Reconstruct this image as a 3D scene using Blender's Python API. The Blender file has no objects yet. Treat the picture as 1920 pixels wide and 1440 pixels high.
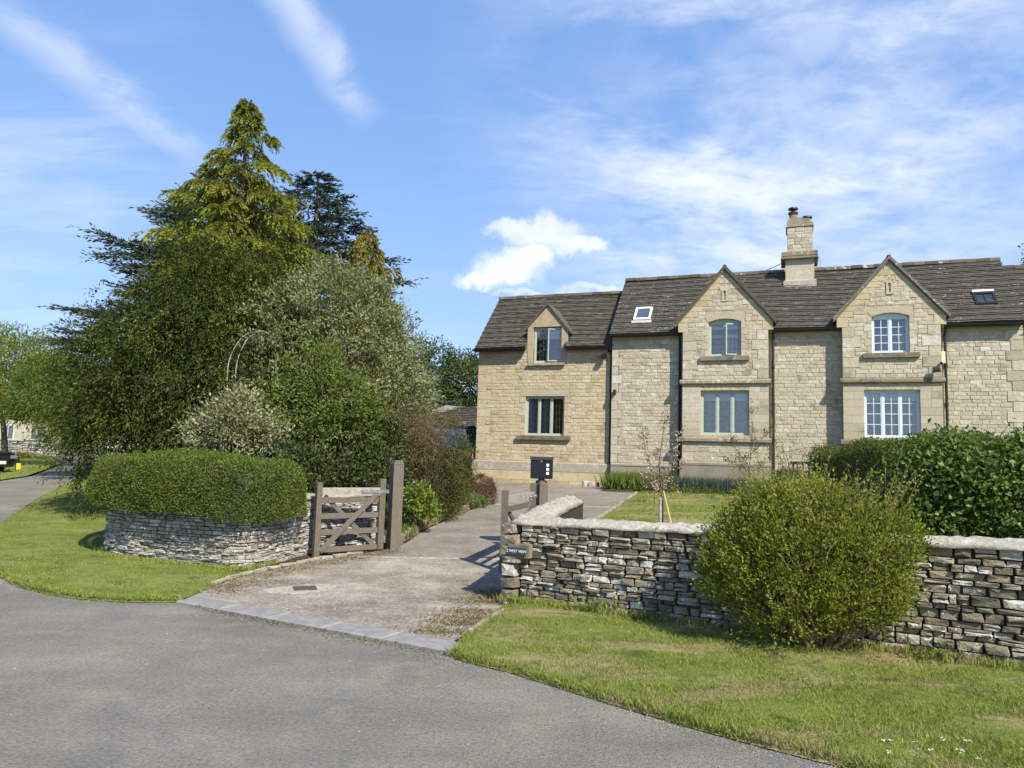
import bpy, math, random
import numpy as np
from mathutils import Vector, Matrix
from mathutils.geometry import delaunay_2d_cdt

rng = np.random.default_rng(11)
random.seed(5)
scene = bpy.context.scene
COL = scene.collection
R = math.radians

# ---------------------------------------------------------------- camera
F_PX, PITCH, ROLL, EYE = 1400.0, R(5.76), R(1.72), 1.6
fw = np.array([0, math.cos(PITCH), math.sin(PITCH)])
r0 = np.array([1.0, 0, 0]); u0_ = np.cross(r0, fw)
cr = r0 * math.cos(ROLL) + u0_ * math.sin(ROLL)
cu = -r0 * math.sin(ROLL) + u0_ * math.cos(ROLL)
cam_d = bpy.data.cameras.new('camera'); cam = bpy.data.objects.new('camera', cam_d); COL.objects.link(cam)
cam_d.sensor_width = 36; cam_d.lens = 36 * F_PX / 1920; cam_d.clip_start = 0.05; cam_d.clip_end = 6000
M = Matrix.Identity(4)
for i in range(3):
    M[i][0] = cr[i]; M[i][1] = cu[i]; M[i][2] = -fw[i]
M[2][3] = EYE
cam.matrix_world = M
scene.camera = cam

# ---------------------------------------------------------------- light, sky, exposure
SUN_EL = R(42); SUN_H = np.array([0.52, -0.855]); SUN_H = SUN_H / np.linalg.norm(SUN_H)
sun_dir = Vector((SUN_H[0] * math.cos(SUN_EL), SUN_H[1] * math.cos(SUN_EL), math.sin(SUN_EL)))
sd = bpy.data.lights.new('sun', 'SUN'); sun = bpy.data.objects.new('sun', sd); COL.objects.link(sun)
sd.energy = 4.0; sd.angle = R(0.55); sd.color = (1.0, 0.93, 0.80)
sun.rotation_euler = sun_dir.to_track_quat('Z', 'Y').to_euler()
sun.location = (8, -12, 20)

world = bpy.data.worlds.new('World'); scene.world = world; world.use_nodes = True
W = world.node_tree; W.nodes.clear()

class NT:
    """small helper for building node trees"""
    def __init__(self, tree): self.t = tree
    def n(self, typ, **kw):
        nd = self.t.nodes.new(typ)
        for k, v in kw.items():
            if k.startswith('i_'):
                key = k[2:]
                key = int(key) if key.isdigit() else key
                self.set(nd.inputs[key], v)
            else: setattr(nd, k, v)
        return nd
    def set(self, sock, v):
        if hasattr(v, 'is_output') or isinstance(v, bpy.types.NodeSocket): self.t.links.new(v, sock)
        else:
            if isinstance(v, tuple) and len(v) == 3 and sock.type == 'RGBA': v = (*v, 1)
            sock.default_value = v
    def math(self, op, a, b=None, c=None, clamp=False):
        nd = self.t.nodes.new('ShaderNodeMath'); nd.operation = op; nd.use_clamp = clamp
        self.set(nd.inputs[0], a)
        if b is not None: self.set(nd.inputs[1], b)
        if c is not None: self.set(nd.inputs[2], c)
        return nd.outputs[0]
    def vmath(self, op, a, b=None):
        nd = self.t.nodes.new('ShaderNodeVectorMath'); nd.operation = op
        self.set(nd.inputs[0], a)
        if b is not None: self.set(nd.inputs[1], b)
        return nd.outputs['Value'] if op in ('DOT_PRODUCT', 'LENGTH', 'DISTANCE') else nd.outputs[0]
    def noise(self, vec, scale, detail=4, rough=0.55, dist=0.0):
        nd = self.n('ShaderNodeTexNoise'); self.set(nd.inputs['Vector'], vec)
        nd.inputs['Scale'].default_value = scale; nd.inputs['Detail'].default_value = detail
        nd.inputs['Roughness'].default_value = rough; nd.inputs['Distortion'].default_value = dist
        return nd.outputs[0]
    def ramp(self, fac, stops, interp='LINEAR'):
        nd = self.n('ShaderNodeValToRGB'); self.set(nd.inputs[0], fac); cr_ = nd.color_ramp; cr_.interpolation = interp
        while len(cr_.elements) < len(stops): cr_.elements.new(0.5)
        for e, (p, c) in zip(cr_.elements, stops):
            e.position = p; e.color = (c, c, c, 1) if not isinstance(c, tuple) else (*c, 1)
        return nd.outputs[0]
    def sstep(self, v, a, b):
        nd = self.n('ShaderNodeMapRange'); nd.interpolation_type = 'SMOOTHSTEP'
        self.set(nd.inputs[0], v); nd.inputs[1].default_value = a; nd.inputs[2].default_value = b
        return nd.outputs[0]
    def mix(self, fac, a, b, mode='MIX'):
        nd = self.n('ShaderNodeMix', data_type='RGBA', blend_type=mode)
        self.set(nd.inputs[0], fac); self.set(nd.inputs[6], a); self.set(nd.inputs[7], b)
        return nd.outputs[2]

w = NT(W)
sky = w.n('ShaderNodeTexSky', sky_type='NISHITA', sun_disc=False)
sky.sun_elevation = SUN_EL; sky.sun_rotation = math.atan2(SUN_H[0], SUN_H[1])
sky.air_density = 1.0; sky.dust_density = 0.6; sky.ozone_density = 2.0
SKY_STRENGTH = 0.11
tc = w.n('ShaderNodeTexCoord')
dirv = w.vmath('NORMALIZE', tc.outputs['Generated'])
sep = w.n('ShaderNodeSeparateXYZ'); w.set(sep.inputs[0], dirv)
zz = w.math('MAXIMUM', sep.outputs[2], 0.0)
inv = w.math('DIVIDE', 1.0, w.math('ADD', zz, 0.16))
cmb = w.n('ShaderNodeCombineXYZ')
w.set(cmb.inputs[0], w.math('MULTIPLY', sep.outputs[0], inv)); w.set(cmb.inputs[1], w.math('MULTIPLY', sep.outputs[1], inv))
plane = cmb.outputs[0]
# thin high cloud: streaky noise on the cloud plane
mp = w.n('ShaderNodeMapping'); w.set(mp.inputs[0], plane); mp.inputs['Rotation'].default_value = (0, 0, R(35)); mp.inputs['Scale'].default_value = (0.55, 1.5, 1)
streak = w.noise(mp.outputs[0], 2.2, 7, 0.62, 0.6)
mott = w.noise(plane, 5.0, 6, 0.6, 0.3)
def dvec(px, py):
    d = fw + cr * (px - 960) / F_PX + cu * (720 - py) / F_PX
    d = d / np.linalg.norm(d); return tuple(float(x) for x in d)
def lobe(px, py, inner, outer):
    """broad patch of sky round a direction"""
    dd = w.vmath('DISTANCE', dirv, dvec(px, py))
    return w.math('SUBTRACT', 1.0, w.sstep(dd, inner, outer))
def band(p1, p2, width, soft=0.5):
    """a long feathered wisp lying along a great circle between two directions"""
    a, b = np.array(dvec(*p1)), np.array(dvec(*p2))
    n = np.cross(a, b); n /= np.linalg.norm(n)
    mid = (a + b); mid /= np.linalg.norm(mid); half = np.linalg.norm(a - b) / 2
    wob = w.math('MULTIPLY', w.math('SUBTRACT', mott, 0.5), width * 1.6)
    d = w.math('ABSOLUTE', w.math('ADD', w.vmath('DOT_PRODUCT', dirv, tuple(map(float, n))), wob))
    across = w.math('SUBTRACT', 1.0, w.sstep(d, 0.0, width))
    along = w.math('SUBTRACT', 1.0, w.sstep(w.vmath('DISTANCE', dirv, tuple(map(float, mid))), half * 0.55, half * 1.1))
    return w.math('MULTIPLY', across, along)
thin = w.math('MULTIPLY', w.sstep(streak, 0.48, 0.85), 0.22)
def add(a, b): return w.math('ADD', a, b)
mp2 = w.n('ShaderNodeMapping'); w.set(mp2.inputs[0], plane); mp2.inputs['Rotation'].default_value = (0, 0, R(-25)); mp2.inputs['Scale'].default_value = (0.8, 1.3, 1)
right_patch = w.math('MULTIPLY', w.math('MULTIPLY', lobe(1440, 130, 0.10, 0.44), w.sstep(w.math('ADD', w.math('MULTIPLY', w.noise(mp2.outputs[0], 2.4, 4, 0.5, 0.5), 0.72), w.math('MULTIPLY', w.noise(mp2.outputs[0], 11, 7, 0.65, 0.6), 0.28)), 0.42, 0.66)), 0.62)
low_patch = w.math('MULTIPLY', w.math('MULTIPLY', lobe(1500, 430, 0.10, 0.42), w.sstep(mott, 0.28, 0.66)), 0.40)
left_low = w.math('MULTIPLY', w.math('MULTIPLY', lobe(60, 420, 0.05, 0.28), w.sstep(streak, 0.36, 0.70)), 0.22)
b1 = w.math('MULTIPLY', band((-80, -30), (400, 310), 0.032), w.sstep(mott, 0.22, 0.62))
b2 = w.math('MULTIPLY', band((470, -90), (700, 230), 0.040), w.sstep(mott, 0.22, 0.62))
b3 = w.math('MULTIPLY', band((-60, 330), (230, 420), 0.05), 0.15)
cirrus = add(add(add(thin, right_patch), add(low_patch, left_low)), add(w.math('MULTIPLY', b1, 0.40), add(w.math('MULTIPLY', b2, 0.50), b3)))
# two small fair-weather cumulus clouds and a strip of cloud low over the roofs
warp = w.n('ShaderNodeTexNoise'); w.set(warp.inputs['Vector'], dirv); warp.inputs['Scale'].default_value = 13; warp.inputs['Detail'].default_value = 7; warp.inputs['Roughness'].default_value = 0.6
wv = w.vmath('SCALE', w.vmath('SUBTRACT', warp.outputs['Color'], (0.5, 0.5, 0.5))); wv.node.inputs['Scale'].default_value = 0.085
cd = w.vmath('ADD', dirv, wv)
def puff(px, py, rx, ry):
    c = np.array(dvec(px, py)); e1 = cr - c * (cr @ c); e1 /= np.linalg.norm(e1); e2 = np.cross(c, e1) * -1.0
    dx = w.math('DIVIDE', w.vmath('DOT_PRODUCT', w.vmath('SUBTRACT', cd, tuple(map(float, c))), tuple(map(float, e1))), rx / F_PX)
    dy = w.math('DIVIDE', w.vmath('DOT_PRODUCT', w.vmath('SUBTRACT', cd, tuple(map(float, c))), tuple(map(float, e2))), ry / F_PX)
    front = w.math('GREATER_THAN', w.vmath('DOT_PRODUCT', dirv, tuple(map(float, c))), 0.5)
    q = w.math('SQRT', w.math('ADD', w.math('MULTIPLY', dx, dx), w.math('MULTIPLY', dy, dy)))
    return w.math('MULTIPLY', w.math('SUBTRACT', 1.0, w.sstep(q, 0.45, 1.15)), front)
puffs = None
for a in ((945, 505, 78, 40), (985, 482, 52, 30), (893, 522, 46, 20), (1015, 438, 78, 30), (1090, 456, 58, 19), (960, 430, 46, 20), (1130, 540, 80, 12), (1010, 553, 110, 9)):
    p = puff(*a)
    if a[1] > 530: p = w.math('MULTIPLY', p, 0.5)
    elif a[1] < 470: p = w.math('MULTIPLY', p, 0.80)
    puffs = p if puffs is None else w.math('MAXIMUM', puffs, p)
cum = w.math('MULTIPLY', puffs, w.sstep(w.noise(dirv, 20, 7, 0.62), 0.14, 0.50), clamp=True)
cloud = w.math('MINIMUM', w.math('ADD', cirrus, w.math('MULTIPLY', cum, 0.95)), 0.96)
grad = w.ramp(zz, [(0.0, (2.75, 3.70, 5.30)), (0.18, (2.1, 3.2, 5.15)), (0.38, (1.42, 2.50, 4.75)), (0.62, (1.0, 1.98, 4.3)), (1.0, (0.6, 1.45, 3.8))])
tint = w.mix(1.0, sky.outputs[0], (0.95, 1.08, 1.22), 'MULTIPLY')
base = w.mix(0.78, tint, grad)
cloudy = w.mix(cloud, base, (5.1, 5.4, 5.9))
bg = w.n('ShaderNodeBackground'); w.set(bg.inputs[0], cloudy); bg.inputs[1].default_value = SKY_STRENGTH
wo = w.n('ShaderNodeOutputWorld'); w.t.links.new(bg.outputs[0], wo.inputs[0])

vs = scene.view_settings
vs.view_transform = 'Standard'; vs.look = 'None'; vs.gamma = 1; vs.use_curve_mapping = False
vs.exposure = 0.84
scene.render.engine = 'CYCLES'
scene.cycles.max_bounces = 6; scene.cycles.transparent_max_bounces = 8

# ---------------------------------------------------------------- terrain
PHI = R(20.5)
O2 = np.array([-1.19, 26.0])
FD = np.array([math.cos(PHI), -math.sin(PHI)]); FN = np.array([-math.sin(PHI), -math.cos(PHI)])
def terr(x, y):
    wq = (x - O2[0]) * FN[0] + (y - O2[1]) * FN[1]
    t = 15. - wq
    a = 0.057 * (t + np.sqrt(t * t + 1.5)) / 2
    t2 = t - 15.
    b = 0.050 * (t2 + np.sqrt(t2 * t2 + 2.)) / 2
    return a - b - 0.0015

# ---------------------------------------------------------------- materials
MATS = {}
def material(name):
    m = bpy.data.materials.new(name); m.use_nodes = True; m.node_tree.nodes.clear()
    t = NT(m.node_tree); MATS[name] = m
    t.out = t.n('ShaderNodeOutputMaterial')
    return m, t
def pos(t): return t.n('ShaderNodeNewGeometry').outputs['Position']
def rnd(t):
    a = t.n('ShaderNodeAttribute', attribute_name='rnd').outputs['Fac']
    o = t.n('ShaderNodeObjectInfo').outputs['Random']
    return t.math('FRACT', t.math('ADD', a, o))
def finish(t, color, rough=0.9, bump=None, bstr=0.5, bdist=0.01, spec=0.3, metal=0.0):
    p = t.n('ShaderNodeBsdfPrincipled')
    t.set(p.inputs['Base Color'], color); t.set(p.inputs['Roughness'], rough)
    p.inputs['Specular IOR Level'].default_value = spec; p.inputs['Metallic'].default_value = metal
    if bump is not None:
        b = t.n('ShaderNodeBump'); t.set(b.inputs['Height'], bump); b.inputs['Strength'].default_value = bstr; b.inputs['Distance'].default_value = bdist
        t.t.links.new(b.outputs[0], p.inputs['Normal'])
    t.t.links.new(p.outputs[0], t.out.inputs[0]); return p
def plain(name, col, rough=0.7, spec=0.3, metal=0.0, var=0.15, scale=8):
    m, t = material(name)
    n = t.noise(pos(t), scale, 5, 0.6)
    c = t.mix(t.sstep(n, 0.3, 0.7), tuple(x * (1 - var) for x in col), tuple(min(1, x * (1 + var)) for x in col))
    finish(t, c, rough, n, 0.15, 0.004, spec, metal); return m

def stone_mat(name, stops, lichen=(0.62, 0.61, 0.55), lich_amt=(0.60, 0.68), dark=(0.10, 0.095, 0.08), dark_amt=(0.62, 0.75), nscale=14, bstr=0.8, bd=0.012):
    m, t = material(name); P = pos(t); r = rnd(t)
    base = t.ramp(r, stops)
    n1 = t.noise(P, nscale, 6, 0.65); n2 = t.noise(P, nscale * 0.35, 5, 0.6); n3 = t.noise(P, nscale * 5, 4, 0.6)
    base = t.mix(0.35, base, t.ramp(n3, [(0.3, 0.25), (0.7, 1.0)]), 'MULTIPLY')
    off = t.math('MULTIPLY', t.math('SUBTRACT', r, 0.5), 0.16)
    n4 = t.math('MULTIPLY', t.math('SUBTRACT', t.noise(P, 0.9, 4, 0.6), 0.5), 0.30)
    c = t.mix(t.sstep(t.math('ADD', t.math('ADD', n1, off), n4), *lich_amt), base, lichen)
    c = t.mix(t.math('MULTIPLY', t.sstep(t.math('SUBTRACT', t.math('SUBTRACT', n2, off), n4), *dark_amt), 0.8), c, dark)
    finish(t, c, 0.92, t.math('ADD', n1, t.math('MULTIPLY', n3, 0.5)), bstr, bd, 0.2); return m

# Cotswold stone of the walls of the house, and its dressed stone
stone_mat('house_rubble', [(0.0, (0.49, 0.40, 0.25)), (0.3, (0.56, 0.47, 0.305)), (0.6, (0.60, 0.51, 0.345)), (0.85, (0.53, 0.44, 0.28)), (1.0, (0.61, 0.55, 0.43))],
          lichen=(0.60, 0.56, 0.48), lich_amt=(0.62, 0.82), dark=(0.26, 0.215, 0.14), dark_amt=(0.56, 0.80), nscale=7, bstr=0.9, bd=0.022)
stone_mat('old_rubble', [(0.0, (0.45, 0.39, 0.285)), (0.3, (0.53, 0.47, 0.35)), (0.6, (0.57, 0.51, 0.395)), (0.85, (0.50, 0.43, 0.30)), (1.0, (0.62, 0.57, 0.475))],
          lichen=(0.63, 0.59, 0.52), lich_amt=(0.55, 0.74), dark=(0.25, 0.205, 0.14), dark_amt=(0.56, 0.78), nscale=7, bstr=0.9, bd=0.022)
stone_mat('dressed_stone', [(0.0, (0.45, 0.39, 0.28)), (0.5, (0.51, 0.445, 0.325)), (1.0, (0.55, 0.49, 0.37))],
          lichen=(0.58, 0.55, 0.48), lich_amt=(0.60, 0.78), dark=(0.24, 0.20, 0.145), dark_amt=(0.56, 0.76), nscale=5, bstr=0.4, bd=0.008)
stone_mat('weathered_stone', [(0.0, (0.20, 0.17, 0.125)), (0.5, (0.28, 0.24, 0.17)), (1.0, (0.34, 0.29, 0.21))],
          lichen=(0.52, 0.50, 0.44), lich_amt=(0.58, 0.72), dark=(0.10, 0.09, 0.07), dark_amt=(0.50, 0.70), nscale=9, bstr=0.6, bd=0.01)
stone_mat('plinth_stone', [(0.0, (0.50, 0.41, 0.24)), (0.4, (0.56, 0.46, 0.27)), (0.8, (0.58, 0.49, 0.31)), (1.0, (0.48, 0.37, 0.21))],
          lichen=(0.52, 0.48, 0.41), lich_amt=(0.60, 0.80), dark=(0.30, 0.26, 0.19), dark_amt=(0.52, 0.76), nscale=4, bstr=0.4, bd=0.008)
stone_mat('grey_plinth', [(0.0, (0.30, 0.265, 0.205)), (0.5, (0.36, 0.32, 0.25)), (1.0, (0.40, 0.36, 0.29))],
          lichen=(0.46, 0.43, 0.37), lich_amt=(0.55, 0.75), dark=(0.20, 0.18, 0.14), dark_amt=(0.52, 0.76), nscale=6, bstr=0.4, bd=0.008)
# dry stone: the darker lichened wall on the right, the paler wall on the left
stone_mat('dry_stone', [(0.0, (0.185, 0.160, 0.115)), (0.25, (0.28, 0.24, 0.165)), (0.5, (0.345, 0.295, 0.205)), (0.68, (0.275, 0.238, 0.18)), (0.82, (0.42, 0.38, 0.30)), (1.0, (0.58, 0.55, 0.48))],
          lichen=(0.60, 0.58, 0.52), lich_amt=(0.56, 0.65), dark=(0.085, 0.080, 0.067), dark_amt=(0.52, 0.70), nscale=13, bstr=1.0, bd=0.015)
stone_mat('pale_dry_stone', [(0.0, (0.27, 0.25, 0.215)), (0.3, (0.37, 0.35, 0.305)), (0.6, (0.45, 0.43, 0.385)), (0.8, (0.38, 0.33, 0.23)), (1.0, (0.52, 0.50, 0.46))],
          lichen=(0.56, 0.55, 0.515), lich_amt=(0.52, 0.66), dark=(0.20, 0.18, 0.14), dark_amt=(0.58, 0.74), nscale=11, bstr=1.0, bd=0.015)
stone_mat('slate_stone', [(0.0, (0.100, 0.091, 0.074)), (0.3, (0.120, 0.109, 0.089)), (0.6, (0.134, 0.122, 0.100)), (0.86, (0.114, 0.104, 0.086)), (0.95, (0.13, 0.115, 0.09)), (1.0, (0.20, 0.185, 0.155))],
          lichen=(0.48, 0.46, 0.42), lich_amt=(0.66, 0.685), dark=(0.060, 0.054, 0.042), dark_amt=(0.60, 0.85), nscale=17, bstr=0.6, bd=0.01)
stone_mat('slate_stone_clean', [(0.0, (0.092, 0.082, 0.064)), (0.4, (0.118, 0.105, 0.081)), (0.8, (0.135, 0.120, 0.093)), (0.97, (0.15, 0.135, 0.107)), (1.0, (0.24, 0.21, 0.165))],
          lichen=(0.26, 0.235, 0.19), lich_amt=(0.66, 0.80), dark=(0.055, 0.05, 0.036), dark_amt=(0.54, 0.78), nscale=7, bstr=0.6, bd=0.01)
stone_mat('ridge_stone', [(0.0, (0.13, 0.095, 0.07)), (0.5, (0.20, 0.16, 0.115)), (1.0, (0.27, 0.23, 0.18))], lich_amt=(0.60, 0.70), nscale=9)
stone_mat('mortar_cap', [(0.0, (0.36, 0.32, 0.245)), (1.0, (0.41, 0.37, 0.29))], lichen=(0.50, 0.475, 0.41), lich_amt=(0.50, 0.68), dark=(0.30, 0.26, 0.19), dark_amt=(0.55, 0.72), nscale=24, bstr=0.9, bd=0.012)
plain('mortar', (0.43, 0.36, 0.25), 0.95, 0.1, var=0.25, scale=12)
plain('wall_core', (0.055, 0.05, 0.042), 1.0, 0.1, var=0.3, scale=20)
plain('render_coat', (0.40, 0.32, 0.20), 0.9, 0.2, var=0.12, scale=5)
plain('black_iron', (0.017, 0.016, 0.016), 0.45, 0.4)
plain('black_paint', (0.006, 0.006, 0.010), 0.35, 0.5, var=0.05)
plain('sage_paint', (0.40, 0.46, 0.37), 0.45, 0.4, var=0.05)
plain('white_paint', (0.62, 0.72, 0.80), 0.4, 0.4, var=0.03)
plain('white_plastic', (0.80, 0.79, 0.76), 0.5, 0.3, var=0.03)
plain('cream_box', (0.70, 0.62, 0.42), 0.5, 0.3, var=0.05)
plain('lead_flashing', (0.42, 0.42, 0.42), 0.6, 0.3)
plain('lead_came', (0.09, 0.095, 0.10), 0.5, 0.3)
plain('terracotta', (0.36, 0.17, 0.09), 0.85, 0.2, var=0.35, scale=14)
plain('room_dark', (0.13, 0.135, 0.145), 0.9, 0.1)
plain('reflection_backing', (0.30, 0.32, 0.35), 0.9, 0.1, var=0.12, scale=9)
plain('curtain', (0.72, 0.74, 0.76), 0.9, 0.1, var=0.1, scale=20)
plain('galvanised', (0.44, 0.45, 0.45), 0.42, 0.5, 0.75, var=0.2, scale=25)
plain('kerb_concrete', (0.25, 0.242, 0.226), 0.85, 0.2, var=0.16, scale=11)
plain('patch_concrete', (0.38, 0.335, 0.265), 0.9, 0.2, var=0.3, scale=22)
plain('drain_iron', (0.10, 0.095, 0.09), 0.6, 0.4, 0.4)
plain('red_brick', (0.22, 0.15, 0.105), 0.9, 0.2, var=0.4, scale=10)
plain('slate_sign', (0.045, 0.05, 0.058), 0.5, 0.4)
plain('white_letter', (0.80, 0.82, 0.84), 0.6, 0.2, var=0.02)
plain('car_paint', (0.006, 0.008, 0.014), 0.12, 0.6, var=0.05)
plain('tyre', (0.012, 0.012, 0.012), 0.8, 0.2)
plain('alloy', (0.5, 0.5, 0.5), 0.3, 0.5, 0.9)
plain('lamp_lens', (0.22, 0.23, 0.25), 0.1, 0.6, var=0.02)
plain('red_lens', (0.3, 0.01, 0.01), 0.2, 0.6, var=0.02)
plain('cane', (0.56, 0.42, 0.18), 0.6, 0.3)
plain('yellow_paint', (0.75, 0.55, 0.05), 0.6, 0.3)
plain('bark', (0.13, 0.105, 0.075), 0.95, 0.1, var=0.4, scale=30)
plain('pale_bark', (0.36, 0.32, 0.25), 0.9, 0.1, var=0.3, scale=30)
plain('twig_brown', (0.20, 0.145, 0.085), 0.95, 0.1, var=0.35, scale=9)
plain('soil', (0.065, 0.048, 0.033), 1.0, 0.1, var=0.4, scale=15)
plain('far_stone', (0.48, 0.43, 0.34), 0.95, 0.1, var=0.2, scale=1.5)
plain('far_slate', (0.22, 0.20, 0.17), 0.95, 0.1, var=0.2, scale=2)
plain('trim_mineral', (0.40, 0.37, 0.32), 0.9, 0.1, var=0.25, scale=25)

m, t = material('timber'); P = pos(t); r = rnd(t)
mpn = t.n('ShaderNodeMapping'); t.set(mpn.inputs[0], P); mpn.inputs['Scale'].default_value = (6, 6, 1.2)
g = t.noise(mpn.outputs[0], 9, 6, 0.65, 0.4)
c = t.ramp(g, [(0.25, (0.060, 0.048, 0.035)), (0.5, (0.125, 0.103, 0.077)), (0.75, (0.195, 0.168, 0.130))])
c = t.mix(t.math('MULTIPLY', r, 0.35), c, (0.19, 0.17, 0.14))
finish(t, c, 0.85, g, 0.5, 0.006, 0.2)
m, t = material('pale_timber'); P = pos(t)
g = t.noise(P, 14, 6, 0.65, 0.4)
finish(t, t.ramp(g, [(0.25, (0.20, 0.18, 0.145)), (0.7, (0.42, 0.39, 0.33))]), 0.85, g, 0.5, 0.006, 0.2)

m, t = material('window_glass')
fr = t.n('ShaderNodeFresnel'); fr.inputs['IOR'].default_value = 1.5
tr = t.n('ShaderNodeBsdfTransparent'); tr.inputs[0].default_value = (0.92, 0.94, 0.95, 1)
gl = t.n('ShaderNodeBsdfGlossy'); gl.inputs['Roughness'].default_value = 0.02; gl.inputs[0].default_value = (0.95, 0.97, 1, 1)
nb = t.n('ShaderNodeBump'); t.set(nb.inputs['Height'], t.noise(pos(t), 3.0, 2)); nb.inputs['Strength'].default_value = 0.06; nb.inputs['Distance'].default_value = 0.02
t.t.links.new(nb.outputs[0], gl.inputs['Normal'])
mx = t.n('ShaderNodeMixShader'); t.set(mx.inputs[0], t.math('ADD', fr.outputs[0], 0.13, clamp=True)); t.t.links.new(tr.outputs[0], mx.inputs[1]); t.t.links.new(gl.outputs[0], mx.inputs[2])
t.t.links.new(mx.outputs[0], t.out.inputs[0])

# foliage: colour per leaf, plus natural variation through the plant
def leaf_mat(name, stops, trans=0.35, gloss=0.0, patch=None, pscale=1.2):
    m, t = material(name); P = pos(t)
    r = t.n('ShaderNodeAttribute', attribute_name='rnd').outputs['Fac']
    n = t.noise(P, pscale, 3, 0.5)
    f = t.math('ADD', t.math('MULTIPLY', r, 0.65), t.math('MULTIPLY', n, 0.5)); f = t.math('SUBTRACT', f, 0.08)
    c = t.ramp(f, stops)
    if patch is not None:
        c = t.mix(t.math('MULTIPLY', t.sstep(t.noise(P, pscale * 0.6, 3), patch[1], patch[2]), patch[3]), c, patch[0])
    d = t.n('ShaderNodeBsdfPrincipled'); t.set(d.inputs['Base Color'], c); d.inputs['Roughness'].default_value = 0.55 - gloss * 0.3
    d.inputs['Specular IOR Level'].default_value = 0.08 + gloss * 0.6
    tl = t.n('ShaderNodeBsdfTranslucent'); t.set(tl.inputs[0], t.mix(1.0, c, (1.25, 1.15, 0.55), 'MULTIPLY'))
    mx = t.n('ShaderNodeMixShader'); mx.inputs[0].default_value = trans
    t.t.links.new(d.outputs[0], mx.inputs[1]); t.t.links.new(tl.outputs[0], mx.inputs[2]); t.t.links.new(mx.outputs[0], t.out.inputs[0])
    return m
leaf_mat('leaf_yew', [(0.1, (0.014, 0.027, 0.008)), (0.45, (0.040, 0.060, 0.014)), (0.7, (0.105, 0.130, 0.026)), (0.95, (0.21, 0.225, 0.045))], 0.25, pscale=1.1)
leaf_mat('leaf_gold', [(0.1, (0.085, 0.108, 0.020)), (0.5, (0.225, 0.25, 0.038)), (0.9, (0.40, 0.41, 0.075))], 0.42, pscale=0.7)
leaf_mat('leaf_weeping_gold', [(0.1, (0.12, 0.10, 0.02)), (0.5, (0.24, 0.205, 0.036)), (0.9, (0.38, 0.32, 0.06))], 0.35)
leaf_mat('leaf_cedar', [(0.1, (0.032, 0.048, 0.040)), (0.5, (0.070, 0.095, 0.078)), (0.9, (0.13, 0.16, 0.13))], 0.2)
leaf_mat('leaf_silver', [(0.1, (0.095, 0.118, 0.045)), (0.45, (0.19, 0.215, 0.095)), (0.75, (0.30, 0.325, 0.165)), (0.95, (0.48, 0.49, 0.32))], 0.3, 0.3)
leaf_mat('leaf_variegated', [(0.1, (0.10, 0.12, 0.045)), (0.45, (0.24, 0.25, 0.12)), (0.75, (0.42, 0.42, 0.26)), (0.95, (0.58, 0.57, 0.42))], 0.3, 0.3)
leaf_mat('leaf_bright', [(0.1, (0.070, 0.108, 0.022)), (0.5, (0.145, 0.205, 0.045)), (0.9, (0.25, 0.31, 0.080))], 0.4, 0.2)
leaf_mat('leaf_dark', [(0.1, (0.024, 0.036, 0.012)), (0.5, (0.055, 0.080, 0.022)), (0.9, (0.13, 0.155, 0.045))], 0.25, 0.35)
leaf_mat('leaf_olive', [(0.1, (0.040, 0.048, 0.014)), (0.5, (0.085, 0.095, 0.026)), (0.9, (0.16, 0.16, 0.05))], 0.3, 0.1)
leaf_mat('leaf_laurel', [(0.1, (0.07, 0.11, 0.015)), (0.5, (0.16, 0.22, 0.03)), (0.9, (0.28, 0.32, 0.06))], 0.35, 0.5)
leaf_mat('leaf_box', [(0.1, (0.040, 0.070, 0.011)), (0.5, (0.100, 0.148, 0.024)), (0.9, (0.20, 0.245, 0.050))], 0.3, 0.1, pscale=2.5, patch=((0.17, 0.165, 0.045), 0.52, 0.68, 0.55))
leaf_mat('leaf_privet', [(0.1, (0.060, 0.092, 0.013)), (0.5, (0.185, 0.225, 0.032)), (0.9, (0.38, 0.40, 0.075))], 0.45, 0.15, pscale=1.6)
leaf_mat('leaf_hedge', [(0.1, (0.045, 0.070, 0.012)), (0.5, (0.095, 0.135, 0.020)), (0.9, (0.19, 0.22, 0.045))], 0.35, 0.2, pscale=1.5)
leaf_mat('leaf_ivy', [(0.1, (0.046, 0.080, 0.014)), (0.5, (0.105, 0.165, 0.028)), (0.9, (0.21, 0.28, 0.062))], 0.35, 0.4, pscale=1.5)
leaf_mat('leaf_heather', [(0.1, (0.055, 0.030, 0.018)), (0.5, (0.125, 0.070, 0.040)), (0.9, (0.20, 0.12, 0.065))], 0.2, pscale=3)
leaf_mat('leaf_copper', [(0.1, (0.10, 0.055, 0.03)), (0.5, (0.19, 0.12, 0.06)), (0.9, (0.26, 0.20, 0.09))], 0.4, 0.2)
leaf_mat('petal_pink', [(0.1, (0.55, 0.42, 0.38)), (0.9, (0.80, 0.68, 0.64))], 0.4)
leaf_mat('petal_blue', [(0.1, (0.14, 0.14, 0.33)), (0.9, (0.30, 0.32, 0.55))], 0.3)
leaf_mat('petal_white', [(0.1, (0.75, 0.75, 0.72)), (0.9, (0.85, 0.85, 0.82))], 0.2)
leaf_mat('petal_yellow', [(0.1, (0.65, 0.45, 0.03)), (0.9, (0.80, 0.65, 0.06))], 0.3)
leaf_mat('leaf_willow', [(0.1, (0.10, 0.13, 0.020)), (0.5, (0.20, 0.24, 0.035)), (0.9, (0.32, 0.34, 0.07))], 0.45, pscale=0.6)
leaf_mat('leaf_far', [(0.1, (0.035, 0.052, 0.016)), (0.5, (0.075, 0.105, 0.030)), (0.9, (0.14, 0.17, 0.05))], 0.3, pscale=0.5)
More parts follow.
